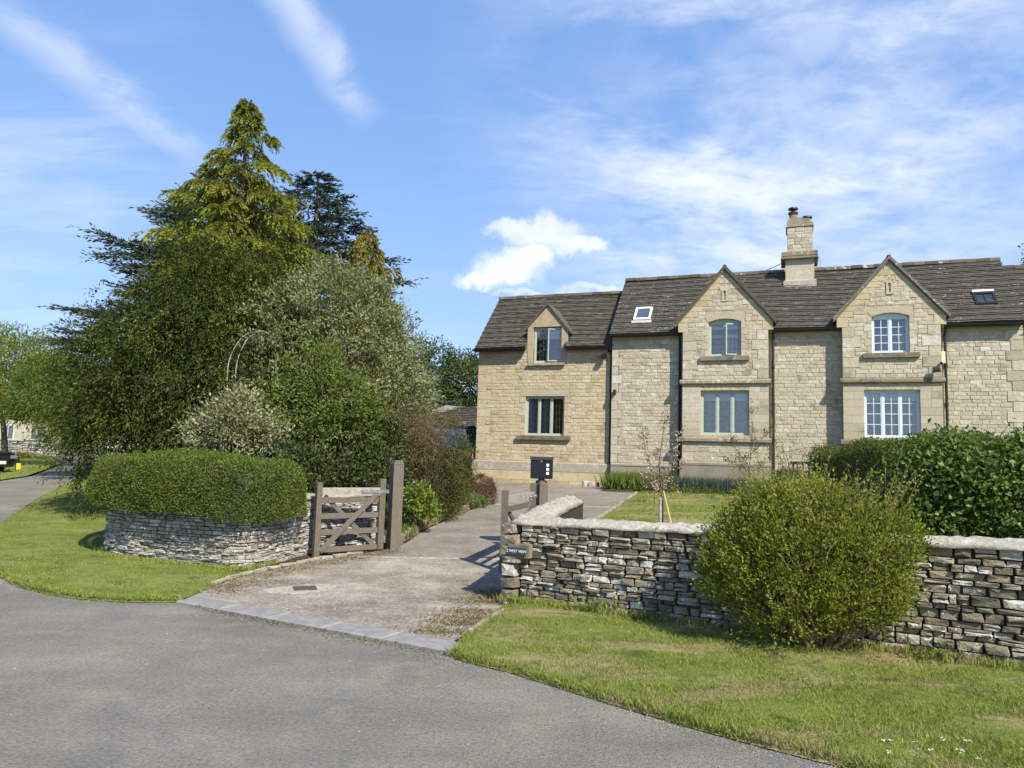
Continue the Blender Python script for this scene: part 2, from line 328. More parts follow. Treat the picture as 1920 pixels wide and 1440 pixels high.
leaf_mat('leaf_fresh', [(0.1, (0.06, 0.10, 0.022)), (0.5, (0.125, 0.18, 0.040)), (0.9, (0.22, 0.27, 0.075))], 0.4, pscale=0.8)
leaf_mat('leaf_dead', [(0.1, (0.10, 0.070, 0.032)), (0.5, (0.20, 0.15, 0.075)), (0.9, (0.36, 0.29, 0.17))], 0.1)

def dry_mask(t, P):
    """straw-coloured dry streaks along the verge"""
    mp_ = t.n('ShaderNodeMapping'); t.set(mp_.inputs[0], P); mp_.inputs['Rotation'].default_value = (0, 0, R(32)); mp_.inputs['Scale'].default_value = (0.55, 1.9, 1)
    a = t.noise(mp_.outputs[0], 1.15, 4, 0.6, 0.3); b = t.noise(P, 9, 5, 0.7)
    return t.sstep(t.math('ADD', a, t.math('MULTIPLY', t.math('SUBTRACT', b, 0.5), 0.40)), 0.47, 0.64)
def grass_mats():
    for nm, leafy in (('grass_blade', True), ('turf', False)):
        m, t = material(nm); P = pos(t)
        n1 = t.noise(P, 1.6, 5, 0.65); n2 = t.noise(P, 30, 5, 0.75)
        r = t.n('ShaderNodeAttribute', attribute_name='rnd').outputs['Fac'] if leafy else n2
        n3 = t.noise(P, 7.0, 4, 0.7)
        f = t.math('ADD', t.math('ADD', t.math('MULTIPLY', n1, 0.40), t.math('MULTIPLY', n3, 0.35)), t.math('MULTIPLY', r, 0.4 if leafy else 0.25))
        if not leafy: f = t.math('ADD', t.math('MULTIPLY', t.math('SUBTRACT', f, 0.5), 1.9), 0.5)
        k = 1.62 if leafy else 1.12
        c = t.ramp(f, [(0.25, (0.080 * k, 0.105 * k, 0.020 * k)), (0.5, (0.145 * k, 0.178 * k, 0.036 * k)), (0.8, (0.235 * k, 0.252 * k, 0.066 * k))])
        sx = t.n('ShaderNodeSeparateXYZ'); t.set(sx.inputs[0], P)
        c = t.mix(t.math('MULTIPLY', dry_mask(t, P), t.math('ADD', 0.26, t.math('MULTIPLY', t.sstep(sx.outputs[0], -2.5, -0.4), 0.66))), c, (0.36, 0.30, 0.15))
        c = t.mix(t.math('MULTIPLY', t.sstep(t.noise(P, 2.3, 5, 0.7, 0.6), 0.57, 0.66), 0.55), c, (0.060, 0.085, 0.016))
        c = t.mix(t.math('MULTIPLY', t.math('MULTIPLY', t.sstep(t.noise(P, 1.9, 5, 0.7, 0.3), 0.60, 0.68), t.sstep(sx.outputs[0], -1.0, 0.2)), 0.6), c, (0.13, 0.10, 0.06))
        if leafy:
            d = t.n('ShaderNodeBsdfDiffuse'); t.set(d.inputs[0], c); tl = t.n('ShaderNodeBsdfTranslucent'); t.set(tl.inputs[0], c)
            mx = t.n('ShaderNodeMixShader'); mx.inputs[0].default_value = 0.4
            t.t.links.new(d.outputs[0], mx.inputs[1]); t.t.links.new(tl.outputs[0], mx.inputs[2]); t.t.links.new(mx.outputs[0], t.out.inputs[0])
        else: finish(t, c, 0.95, n2, 0.9, 0.03, 0.1)
grass_mats()

m, t = material('asphalt'); P = pos(t)
big = t.noise(P, 0.55, 5, 0.6, 0.4); mid = t.noise(P, 3.0, 5, 0.6); fine = t.noise(P, 130, 3, 0.7); vor = t.n('ShaderNodeTexVoronoi'); t.set(vor.inputs['Vector'], P); vor.inputs['Scale'].default_value = 95
mpa = t.n('ShaderNodeMapping'); t.set(mpa.inputs[0], P); mpa.inputs['Rotation'].default_value = (0, 0, R(30)); mpa.inputs['Scale'].default_value = (0.35, 1.6, 1)
lane = t.noise(mpa.outputs[0], 0.9, 4, 0.55)
f = t.math('ADD', t.math('MULTIPLY', big, 0.45), t.math('ADD', t.math('MULTIPLY', mid, 0.2), t.math('MULTIPLY', lane, 0.35)))
c = t.ramp(f, [(0.34, (0.165, 0.151, 0.122)), (0.5, (0.232, 0.211, 0.172)), (0.66, (0.315, 0.288, 0.232))])
c = t.mix(t.math('MULTIPLY', t.sstep(t.noise(P, 0.8, 5, 0.6, 0.8), 0.56, 0.66), 0.45), c, (0.165, 0.163, 0.165))
c = t.mix(t.math('MULTIPLY', t.sstep(t.noise(P, 1.7, 5, 0.65, 0.5), 0.52, 0.70), 0.5), c, (0.32, 0.29, 0.205))
grit = t.noise(P, 42, 4, 0.75)
c = t.mix(0.55, c, t.ramp(fine, [(0.25, 0.35), (0.5, 0.95), (0.75, 1.0)]), 'MULTIPLY')
c = t.mix(0.85, c, t.ramp(grit, [(0.30, 0.52), (0.5, 1.0), (0.72, 1.38)]), 'MULTIPLY')
c = t.mix(t.math('MULTIPLY', t.math('GREATER_THAN', t.noise(P, 60, 2, 0.5), 0.71), 0.5), c, (0.40, 0.37, 0.31))
c = t.mix(t.math('MULTIPLY', t.math('LESS_THAN', vor.outputs['Distance'], 0.10), 0.35), c, (0.40, 0.38, 0.34))
finish(t, c, 0.9, t.math('ADD', t.math('ADD', fine, grit), t.math('MULTIPLY', vor.outputs['Distance'], 0.7)), 0.8, 0.010, 0.2)
m, t = material('drive_concrete'); P = pos(t)
big = t.noise(P, 0.9, 5, 0.6, 0.5); fine = t.noise(P, 80, 4, 0.7); mid = t.noise(P, 22, 5, 0.75); coarse = t.noise(P, 2.6, 5, 0.65)
sp = t.n('ShaderNodeSeparateXYZ'); t.set(sp.inputs[0], P)
far = t.sstep(sp.outputs[1], 11.2, 11.7)
f = t.math('ADD', t.math('ADD', t.math('MULTIPLY', big, 0.38), t.math('MULTIPLY', coarse, 0.30)), t.math('MULTIPLY', mid, 0.32))
f = t.math('ADD', t.math('MULTIPLY', t.math('SUBTRACT', f, 0.5), 1.5), 0.5)
near_c = t.ramp(f, [(0.36, (0.205, 0.175, 0.130)), (0.5, (0.325, 0.286, 0.222)), (0.64, (0.465, 0.418, 0.335))])
far_c = t.ramp(f, [(0.36, (0.200, 0.172, 0.135)), (0.5, (0.270, 0.236, 0.188)), (0.66, (0.345, 0.306, 0.25))])
c = t.mix(far, near_c, far_c)
c = t.mix(0.6, c, t.ramp(fine, [(0.28, 0.30), (0.55, 1.0)]), 'MULTIPLY')
c = t.mix(0.8, c, t.ramp(t.noise(P, 34, 3, 0.7), [(0.32, 0.50), (0.5, 1.0), (0.7, 1.3)]), 'MULTIPLY')
finish(t, c, 0.92, t.math('ADD', mid, fine), 0.7, 0.012, 0.2)
m, t = material('earth'); P = pos(t); n = t.noise(P, 0.3, 5); n2 = t.noise(P, 6, 5)
finish(t, t.mix(t.sstep(n2, 0.35, 0.65), (0.10, 0.13, 0.03), (0.15, 0.17, 0.045)), 1.0, n2, 0.5, 0.03, 0.1)

# ---------------------------------------------------------------- mesh helpers
def link(o, parent=None, label=None, cat=None, group=None, kind=None):
    COL.objects.link(o)
    if parent is not None: o.parent = parent
    if label: o['label'] = label
    if cat: o['category'] = cat
    if group: o['group'] = group
    if kind: o['kind'] = kind
    return o
def thing(name, label, cat, loc=(0, 0, 0), rz=0.0, group=None):
    o = bpy.data.objects.new(name, None); o.empty_display_size = 0.2; o.location = loc; o.rotation_euler = (0, 0, rz)
    return link(o, None, label, cat, group)
def raw_mesh(name, co, faces_idx, starts, mat, rn=None, smooth=False):
    me = bpy.data.meshes.new(name)
    me.vertices.add(len(co)); me.vertices.foreach_set('co', np.asarray(co, dtype=np.float32).ravel())
    me.loops.add(len(faces_idx)); me.loops.foreach_set('vertex_index', np.asarray(faces_idx, dtype=np.int32))
    me.polygons.add(len(starts)); me.polygons.foreach_set('loop_start', np.asarray(starts, dtype=np.int32))
    if rn is not None:
        a = me.attributes.new('rnd', 'FLOAT', 'FACE'); a.data.foreach_set('value', np.asarray(rn, dtype=np.float32))
    me.materials.append(MATS[mat]); me.update(calc_edges=True); me.validate()
    me.polygons.foreach_set('use_smooth', np.full(len(me.polygons), bool(smooth)))
    return me

class MB:
    """collects boxes, prisms, tubes, then makes ONE mesh object"""
    def __init__(s, off=(0, 0, 0)): s.v = []; s.f = []; s.r = []; s.off = off; s.cur = 0.0
    def add(s, verts, faces):
        b = len(s.v); s.v += [tuple(map(float, p)) for p in verts]; s.f += [tuple(b + i for i in f) for f in faces]; s.r += [s.cur] * len(faces)
    def box(s, x0, x1, y0, y1, z0, z1, bev=0.0):
        if bev <= 0:
            s.add([(x0, y0, z0), (x1, y0, z0), (x1, y1, z0), (x0, y1, z0), (x0, y0, z1), (x1, y0, z1), (x1, y1, z1), (x0, y1, z1)],
                  [(0, 3, 2, 1), (4, 5, 6, 7), (0, 1, 5, 4), (1, 2, 6, 5), (2, 3, 7, 6), (3, 0, 4, 7)])
        else:
            b = min(bev, (x1 - x0) / 3, (y1 - y0) / 3, (z1 - z0) / 3); vs_ = []
            for z, i in ((z0, b), (z0 + b, 0), (z1 - b, 0), (z1, b)):
                vs_ += [(x0 + i + (b if 0 else 0), y0 + i, z), (x1 - i, y0 + i, z), (x1 - i, y1 - i, z), (x0 + i, y1 - i, z)]
            fs = [(0, 3, 2, 1), (12, 13, 14, 15)]
            for k in range(3):
                for j in range(4): fs.append((4 * k + j, 4 * k + (j + 1) % 4, 4 * k + 4 + (j + 1) % 4, 4 * k + 4 + j))
            s.add(vs_, fs)
    def bar(s, p, q, wd, th, up=(0, 0, 1)):
        p, q = Vector(p), Vector(q); d = (q - p).normalized(); u = Vector(up); sd_ = d.cross(u)
        if sd_.length < 1e-4: sd_ = d.cross(Vector((1, 0, 0)))
        sd_.normalize(); u = sd_.cross(d).normalized(); a = sd_ * wd / 2; b = u * th / 2
        vs_ = [p - a - b, p + a - b, p + a + b, p - a + b, q - a - b, q + a - b, q + a + b, q - a + b]
        s.add(vs_, [(0, 3, 2, 1), (4, 5, 6, 7), (0, 1, 5, 4), (1, 2, 6, 5), (2, 3, 7, 6), (3, 0, 4, 7)])
    def tube(s, path, rad, n=8, cap=True):
        path = [Vector(p) for p in path]
        if not hasattr(rad, '__len__'): rad = [rad] * len(path)
        vs_ = []; fs = []
        for i, p in enumerate(path):
            d = (path[min(i + 1, len(path) - 1)] - path[max(i - 1, 0)]).normalized()
            a = d.orthogonal().normalized() if abs(d.z) > 0.95 else d.cross(Vector((0, 0, 1))).normalized()
            b = d.cross(a)
            for k in range(n):
                an = 2 * math.pi * k / n; vs_.append(p + (a * math.cos(an) + b * math.sin(an)) * rad[i])
        for i in range(len(path) - 1):
            for k in range(n): fs.append((i * n + k, i * n + (k + 1) % n, (i + 1) * n + (k + 1) % n, (i + 1) * n + k))
        if cap: fs.append(tuple(range(n - 1, -1, -1))); fs.append(tuple((len(path) - 1) * n + k for k in range(n)))
        s.add(vs_, fs)
    def prism(s, poly, axis, a0, a1):
        """poly in the two other axes; axis 1: (x,z) swept in y; axis 2: (x,y) swept in z; axis 0: (y,z) swept in x"""
        n = len(poly)
        def mk(p, a): return {0: (a, p[0], p[1]), 1: (p[0], a, p[1]), 2: (p[0], p[1], a)}[axis]
        vs_ = [mk(p, a0) for p in poly] + [mk(p, a1) for p in poly]
        fs = [tuple(range(n)), tuple(range(2 * n - 1, n - 1, -1))]
        for i in range(n): fs.append((i, n + i, n + (i + 1) % n, (i + 1) % n))
        s.add(vs_, fs)
    def lathe(s, prof, c, n=14):
        vs_ = []; fs = []
        for r_, z in prof:
            for k in range(n): an = 2 * math.pi * k / n; vs_.append((c[0] + r_ * math.cos(an), c[1] + r_ * math.sin(an), c[2] + z))
        for i in range(len(prof) - 1):
            for k in range(n): fs.append((i * n + k, i * n + (k + 1) % n, (i + 1) * n + (k + 1) % n, (i + 1) * n + k))
        fs.append(tuple(range(n - 1, -1, -1))); fs.append(tuple((len(prof) - 1) * n + k for k in range(n)))
        s.add(vs_, fs)
    def build(s, name, mat, parent=None, smooth=False, fix=True, **kw):
        ox, oy, oz = s.off
        co = np.array(s.v, dtype=float) - np.array([ox, oy, oz])
        idx = [i for f in s.f for i in f]; st = np.cumsum([0] + [len(f) for f in s.f[:-1]])
        me = raw_mesh(name, co, idx, st, mat, s.r, smooth)
        if fix:
            import bmesh
            bm = bmesh.new(); bm.from_mesh(me); bmesh.ops.recalc_face_normals(bm, faces=bm.faces); bm.to_mesh(me); bm.free()
            if smooth: me.polygons.foreach_set('use_smooth', np.ones(len(me.polygons), dtype=bool))
        return link(bpy.data.objects.new(name, me), parent, **kw)

# ---------------------------------------------------------------- stones
def stone_variants(base, nvar, expo, rough, proud=0.28, inset=0.1):
    """unit stones: x and z in -0.5..0.5, face towards -y; about 40 triangles each; expo: how far the corners are cut off (share of the half size)"""
    out = []
    for k in range(nvar):
        vs_ = []; n = 8; c_ = expo
        ol = [(.5, -.5 + c_), (.5, .5 - c_), (.5 - c_ * .6, .5), (-.5 + c_ * .6, .5), (-.5, .5 - c_), (-.5, -.5 + c_), (-.5 + c_ * .6, -.5), (.5 - c_ * .6, -.5)]
        shear = (rng.random() - .5) * rough * 0.5; jj = 1 - rough * rng.random((8, 2)) * 0.45
        for ring, (sc, y) in enumerate(((1 - inset, -0.5), (1.0, -0.5 + proud), (1.0, 0.5))):
            for i in range(n):
                jx, jz = jj[i] if ring < 2 else (1, 1)
                vs_.append(((ol[i][0] + shear * ol[i][1]) * sc * jx, y + (rng.random() - 0.5) * rough * 0.5 * (ring == 0), ol[i][1] * (1 - inset * 1.5 if ring == 0 else 1.0) * jz))
        vs_.append(((rng.random() - .5) * .3, -0.5 - rough * 0.35 * rng.random(), (rng.random() - .5) * .3))
        fs = [(i, (i + 1) % n, 24) for i in range(n)]
        for rg in range(2): fs += [(rg * n + i, rg * n + n + i, rg * n + n + (i + 1) % n, rg * n + (i + 1) % n) for i in range(n)]
        out.append((np.array(vs_), fs))
    return out
SV_DRY = stone_variants('dry', 16, 0.09, 0.36, 0.20, 0.06)
SV_HOUSE = stone_variants('house', 12, 0.06, 0.12, 0.06, 0.03)
SV_BLOCK = stone_variants('block', 6, 0.015, 0.015, 0.03, 0.008)
SV_ROUGH = stone_variants('rough', 8, 0.05, 0.16, 0.10, 0.04)
_mesh_cache = {}
def stone_meshes(name, variants, mat):
    key = (name, id(variants), mat)
    if key not in _mesh_cache:
        lst = []
        for vs_, fs in variants:
            idx = [i for f in fs for i in f]; st = np.cumsum([0] + [len(f) for f in fs[:-1]])
            lst.append(raw_mesh(name, vs_, idx, st, mat))
        _mesh_cache[key] = lst
    return _mesh_cache[key]
def place_stones(parent, name, stones, variants, mat, off=(0, 0, 0), nmax=300, rest_name=None, score=None):
    """stones: (x, y, z, length, height, depth, rz, tilt). The largest nmax become parts, the rest one joined part."""
    if not stones: return
    sc = [score(s) if score else s[3] * s[4] for s in stones]
    order = sorted(range(len(stones)), key=lambda i: -sc[i])
    meshes = stone_meshes(name, variants, mat)
    for i in order[:nmax]:
        x, y, z, l, h, d, rz, tl = stones[i]
        o = bpy.data.objects.new(name, meshes[random.randrange(len(meshes))])
        o.location = (x - off[0], y - off[1], z - off[2]); o.rotation_euler = (0, tl, rz); o.scale = (l, d, h)
        link(o, parent)
    rest = order[nmax:]
    if rest:
        V = []; idx = []; st = []; rn = []; nv = 0; nl = 0
        for i in rest:
            x, y, z, l, h, d, rz, tl = stones[i]; vs_, fs = variants[random.randrange(len(variants))]
            q = vs_ * np.array([l, d, h]); ct, s_ = math.cos(tl), math.sin(tl)
            q = np.stack([q[:, 0] * ct + q[:, 2] * s_, q[:, 1], -q[:, 0] * s_ + q[:, 2] * ct], 1)
            c_, s_ = math.cos(rz), math.sin(rz)
            q = np.stack([q[:, 0] * c_ - q[:, 1] * s_, q[:, 0] * s_ + q[:, 1] * c_, q[:, 2]], 1) + np.array([x - off[0], y - off[1], z - off[2]])
            V.append(q); k = random.random()
            for f in fs: st.append(nl); idx += [nv + a for a in f]; nl += len(f); rn.append(k)
            nv += len(q)
        nm = rest_name or name + 's'
        link(bpy.data.objects.new(nm, raw_mesh(nm, np.concatenate(V), idx, st, mat, rn)), parent, kind='stuff')

# ---------------------------------------------------------------- foliage
def leaf_mesh(name, P, T, N, L, Wd, mat, parent=None, rn=None, off=(0, 0, 0), **kw):
    P = np.asarray(P, float); n = len(P)
    T = T / (np.linalg.norm(T, axis=1, keepdims=True) + 1e-9); B = np.cross(T, N); B /= (np.linalg.norm(B, axis=1, keepdims=True) + 1e-9)
    NN = np.cross(B, T); L = np.broadcast_to(np.asarray(L, float), (n,))[:, None]; Wd = np.broadcast_to(np.asarray(Wd, float), (n,))[:, None]
    P = P - np.array(off)
    co = np.stack([P, P + T * L * .5 + B * Wd / 2 + NN * L * .08, P + T * L, P + T * L * .5 - B * Wd / 2 + NN * L * .08], 1).reshape(-1, 3)
    if rn is None: rn = rng.random(n)
    me = raw_mesh(name, co, np.arange(4 * n), np.arange(n) * 4, mat, rn)
    return link(bpy.data.objects.new(name, me), parent, **kw)
def unit(n):
    v = rng.normal(size=(n, 3)); return v / np.linalg.norm(v, axis=1, keepdims=True)
UP = np.array([0, 0, 1.0])
def lump(d, seed, k=3.0):
    """smooth bumpy function on directions"""
    g = np.random.default_rng(seed); s = np.zeros(len(d))
    for i in range(5):
        a = g.normal(size=3) * k; s += np.sin(d @ a + g.random() * 6.28)
    return s / 5
def blob_leaves(blobs, nclump, per, sig, seed=0, zmin=-0.6, depth=0.16, bump=0.25, outw=0.6, up=0.3, jit=0.8, frond=0.0, fdroop=0.0, fup=0.0):
    """clumped leaves in the outer part of a union of uneven ellipsoids; returns P, T, N, clump id"""
    area = np.array([(b[3] * b[4] + b[4] * b[5] + b[3] * b[5]) for b in blobs]); area = area / area.sum()
    C_, O_ = [], []
    for b, a in zip(blobs, area):
        k = int(nclump * a * 1.6); d = unit(k); d = d[d[:, 2] > zmin]
        rr = 1 - np.abs(rng.normal(size=len(d))) * depth + lump(d, seed + int(abs(b[0] * 100)), 3.2) * bump
        c = np.array(b[:3]) + d * np.array(b[3:]) * rr[:, None]
        o = d / np.array(b[3:]); o /= np.linalg.norm(o, axis=1, keepdims=True)
        keep = np.ones(len(c), bool)
        for q in blobs:
            if q is b: continue
            keep &= (((c - np.array(q[:3])) / np.array(q[3:])) ** 2).sum(1) > 0.55
        C_.append(c[keep]); O_.append(o[keep])
    C_ = np.concatenate(C_); O_ = np.concatenate(O_)
    ci = np.repeat(np.arange(len(C_)), per)
    P = C_[ci] + rng.normal(size=(len(ci), 3)) * sig
    out = O_[ci]
    T = out * outw + UP * up + unit(len(ci)) * jit
    if frond > 0:   # leaves strung along little shoots that droop or rise
        fd = O_ * 0.8 + unit(len(C_)) * 0.55 + UP * fup; fd /= np.linalg.norm(fd, axis=1, keepdims=True); fl_ = frond * rng.uniform(.5, 1.4, len(C_))
        k_ = np.tile(np.linspace(0, 1, per), len(C_))[:, None]; P = P + fd[ci] * k_ * fl_[ci][:, None] - UP * fdroop * (k_ ** 2) * fl_[ci][:, None]
        T = fd[ci] * 0.8 - UP * fdroop * k_ * 1.2 + unit(len(ci)) * 0.6
    N = out + UP * 0.7 + unit(len(ci)) * 0.8
    return P, T, N, ci, C_, O_
def limbs(mb, base, tips, r0_, r1=0.012, sag=0.1, n=5, sides=5):
    base = Vector(base)
    for tp in tips:
        tp = Vector(tp); path = []
        for i in range(n + 1):
            f = i / n; p = base.lerp(tp, f); p.z += sag * math.sin(f * math.pi) * (tp - base).length * random.uniform(0.3, 1)
            path.append(p + Vector((random.uniform(-1, 1), random.uniform(-1, 1), random.uniform(-1, 1))) * 0.04 * (0 < i < n) * (tp - base).length)
        mb.tube(path, [r0_ + (r1 - r0_) * (i / n) for i in range(n + 1)], sides)
def shrub(name, label, cat, loc, blobs, nclump, per, sig, L, Wd, mat, wood='bark', stem_r=0.05, nstem=9, group=None, seed=0, **kw):
    loc = (loc[0], loc[1], float(terr(loc[0], loc[1])) if loc[2] is None else loc[2])
    th = thing(name, label, cat, loc, 0, group)
    P, T, N, ci, C_, O_ = blob_leaves(blobs, nclump, per, sig, seed, **kw)
    k = P[:, 2] > terr(P[:, 0], P[:, 1]) + 0.03
    P, T, N, ci = P[k], T[k], N[k], ci[k]
    cl = rng.random(len(C_)); rn = np.clip(cl[ci] * 0.45 + rng.random(len(ci)) * 0.55, 0, 1)
    leaf_mesh('foliage', P, T, N, L * rng.uniform(.65, 1.3, len(P)), Wd * rng.uniform(.7, 1.25, len(P)), mat, th, rn, loc)
    mb = MB(loc); pick = rng.choice(len(C_), min(nstem, len(C_)), replace=False)
    if stem_r >= 0.055:
        top = C_.mean(0); lo_ = np.array([loc[0], loc[1], loc[2] - .15]); pth = [lo_ * (1 - f) + top * f + np.array([.06 * math.sin(f * 5), .06 * math.cos(f * 4), 0]) for f in np.linspace(0, 1, 7)]
        mb.tube(pth, [stem_r * (1 - .65 * f) for f in np.linspace(0, 1, 7)], 8)
        for i in pick:
            f = random.uniform(.35, .95); limbs(mb, tuple(lo_ * (1 - f) + top * f), [C_[i] * .97 + np.array(loc) * .03], stem_r * .32, 0.006, 0.08)
    else: limbs(mb, (loc[0], loc[1], loc[2] - 0.1), [C_[i] * 0.97 + np.array(loc) * 0.03 for i in pick], stem_r, 0.006, 0.05)
    mb.build('stem', wood, th, fix=False)
    return th
def whorl_tree(name, label, cat, loc, ztop, prof, nb, droop, lift, twigs, tl, mat, leafL, leafW, z0=1.0, hang=0.3, trunk_r=0.22, seg=9, seed=0, tip=0.35, flat=0.9, group=None, lean=(0, 0), zpow=0.9, bark='bark', tipmin=0.3, taper=0.62):
    """conifer: trunk, branches in uneven whorls, every branch dressed with side twigs of small needles"""
    g = np.random.default_rng(seed)
    loc = (loc[0], loc[1], float(terr(loc[0], loc[1])))
    th = thing(name, label, cat, loc, 0, group)
    H = ztop - loc[2]; mb = MB(loc)
    pts = []; rad = []
    for i in range(13):
        f = i / 12; pts.append((loc[0] + lean[0] * f + 0.05 * math.sin(f * 9 + seed), loc[1] + lean[1] * f + 0.05 * math.cos(f * 7), loc[2] - 0.1 + (H + .1) * f * 0.985)); rad.append(trunk_r * (1 - f) ** 0.8 + 0.008)
    mb.tube(pts, rad, 8)
    P, T, N, rn = [], [], [], []
    az = g.random() * 6
    for b in range(nb):
        f = ((b + g.random() * 0.8) / nb) ** zpow; z = loc[2] + z0 + (H - z0 - 0.02) * f
        r_ = prof((z - loc[2]) / H) * g.uniform(0.62, 1.12); az += 2.399 + g.normal() * 0.35
        d = np.array([math.cos(az), math.sin(az), 0]); side = np.array([-d[1], d[0], 0])
        o = np.array([loc[0] + lean[0] * f, loc[1] + lean[1] * f, z]); lf = lift + g.normal() * 0.10; dr = droop * g.uniform(0.6, 1.3)
        def at(u): return o + d * r_ * u + UP * r_ * (lf * u - dr * u * u) + side * 0.10 * r_ * math.sin(u * 3 + b)
        mb.tube([at(u) for u in np.linspace(0, .96, 6)], [max(0.003, 0.016 * r_ * (1 - u * .92)) for u in np.linspace(0, 1, 6)], 4, False)
        shade = g.random() * 0.4
        nt = max(7, int(twigs * r_)); us = np.sort(g.uniform(0.12, 1.0, nt) ** 0.75)
        for u in us:
            for sgn in ((-1, 1) if u < 0.97 else (0,)):
                tlen = tl * (1.12 - taper * u) * g.uniform(0.5, 1.3) * min(1.0, tipmin + r_ * 0.45)
                td = d * g.uniform(0.35, 0.9) + side * sgn * g.uniform(0.5, 1.0) + UP * g.normal() * 0.16 * (1 - flat + 0.2)
                td /= np.linalg.norm(td); k = np.linspace(0.05, 1, seg) + g.uniform(-.05, .05, seg)
                pp = at(u) + td * (k * tlen)[:, None] - UP * (hang * tlen * k ** 1.8)[:, None]
                tt = td - UP * (hang * 1.6 * k)[:, None] + unit(seg) * 0.45
                P.append(pp); T.append(tt); N.append(np.tile(UP, (seg, 1)) + unit(seg) * 1.1); rn.append(np.clip(shade + g.random(seg) * 0.45 + tip * (k - 0.5) * 0.6, 0, 1))
    # leading shoot
    k = np.linspace(0, 1, 40); pp = np.array(pts[-1]) + np.outer(k, [0.0, 0, 0.0]) - np.outer(1 - k, [0, 0, 0.5])
    P.append(pp); T.append(unit(40) * 0.8 + UP * 0.5); N.append(unit(40)); rn.append(g.random(40))
    P, T, N, rn = map(np.concatenate, (P, T, N, rn))
    mb.build('trunk', bark, th, fix=False)
    leaf_mesh('crown', P, T, N, leafL * rng.uniform(.7, 1.3, len(P)), leafW * rng.uniform(.7, 1.3, len(P)), mat, th, rn, loc)
    return th

# ================================================================ THE SETTING
def FP(u, wq): return O2 + FD * u + FN * wq        # point in front of the house: along the facade, outward
def dens(poly, step, closed=True):
    out = []; n = len(poly)
    for i in range(n if closed else n - 1):
        a, b = np.array(poly[i], float), np.array(poly[(i + 1) % n], float); k = max(1, int(np.linalg.norm(b - a) / step))
        for j in range(k): out.append(a + (b - a) * j / k)
    if not closed: out.append(np.array(poly[-1], float))
    return np.array(out)
def smooth_path(pts, step=0.1):
    pts = np.array(pts, float); P = np.vstack([2 * pts[0] - pts[1], pts, 2 * pts[-1] - pts[-2]]); out = []
    for i in range(1, len(P) - 2):
        p0, p1, p2, p3 = P[i - 1:i + 3]; k = max(2, int(np.linalg.norm(p2 - p1) / step))
        for j in range(k):
            s = j / k; out.append(0.5 * ((2 * p1) + (-p0 + p2) * s + (2 * p0 - 5 * p1 + 4 * p2 - p3) * s * s + (-p0 + 3 * p1 - 3 * p2 + p3) * s ** 3))
    out.append(P[-2]); return np.array(out)
def inside(poly, x, y):
    c = np.zeros(len(x), bool); n = len(poly); j = n - 1
    for i in range(n):
        xi, yi = poly[i]; xj, yj = poly[j]
        c ^= ((yi > y) != (yj > y)) & (x < (xj - xi) * (y - yi) / (yj - yi + 1e-12) + xi); j = i
    return c
def edge_dist(poly, x, y):
    d = np.full(len(x), 1e9); n = len(poly)
    for i in range(n):
        a, b = poly[i], poly[(i + 1) % n]; ab = b - a; L2 = ab @ ab + 1e-12
        t_ = np.clip(((x - a[0]) * ab[0] + (y - a[1]) * ab[1]) / L2, 0, 1)
        d = np.minimum(d, np.hypot(x - a[0] - ab[0] * t_, y - a[1] - ab[1] * t_))
    return d
def sheet(name, poly, step, mat, dz=0.0, rise=0.0, rise_w=0.15, rough=0.0, edge_step=None):
    poly = dens(poly, edge_step or step); lo, hi = poly.min(0), poly.max(0)
    gx, gy = np.meshgrid(np.arange(lo[0], hi[0], step), np.arange(lo[1], hi[1], step)); gx = gx.ravel() + rng.uniform(-.25, .25, gx.size) * step; gy = gy.ravel() + rng.uniform(-.25, .25, gy.size) * step
    k = inside(poly, gx, gy); gx, gy = gx[k], gy[k]; dd = edge_dist(poly, gx, gy); k = dd > step * 0.4; gx, gy, dd = gx[k], gy[k], dd[k]
    pts = [Vector(p) for p in poly] + [Vector(p) for p in zip(gx, gy)]; n = len(poly)
    v2, e2, f2, _, _, _ = delaunay_2d_cdt(pts, [(i, (i + 1) % n) for i in range(n)], [], 1, 1e-4)
    v = np.array([(p.x, p.y) for p in v2]); d = edge_dist(poly, v[:, 0], v[:, 1])
    z = terr(v[:, 0], v[:, 1]) + dz + rise * np.minimum(1, d / rise_w) + rough * (np.sin(v[:, 0] * 5.1 + v[:, 1] * 2.3) + np.sin(v[:, 1] * 7.7 - v[:, 0] * 3.1)) * np.minimum(1, d / 0.3)
    idx = [i for f in f2 for i in f]; st = np.cumsum([0] + [len(f) for f in f2[:-1]])
    me = raw_mesh(name, np.column_stack([v, z]), idx, st, mat, None, True)
    import bmesh
    bm = bmesh.new(); bm.from_mesh(me); bmesh.ops.recalc_face_normals(bm, faces=bm.faces)
    bm.faces.ensure_lookup_table()
    if bm.faces and sum(f.normal.z for f in bm.faces) < 0: bmesh.ops.reverse_faces(bm, faces=bm.faces)
    bm.to_mesh(me); bm.free()
    return link(bpy.data.objects.new(name, me), None, kind='structure'), poly

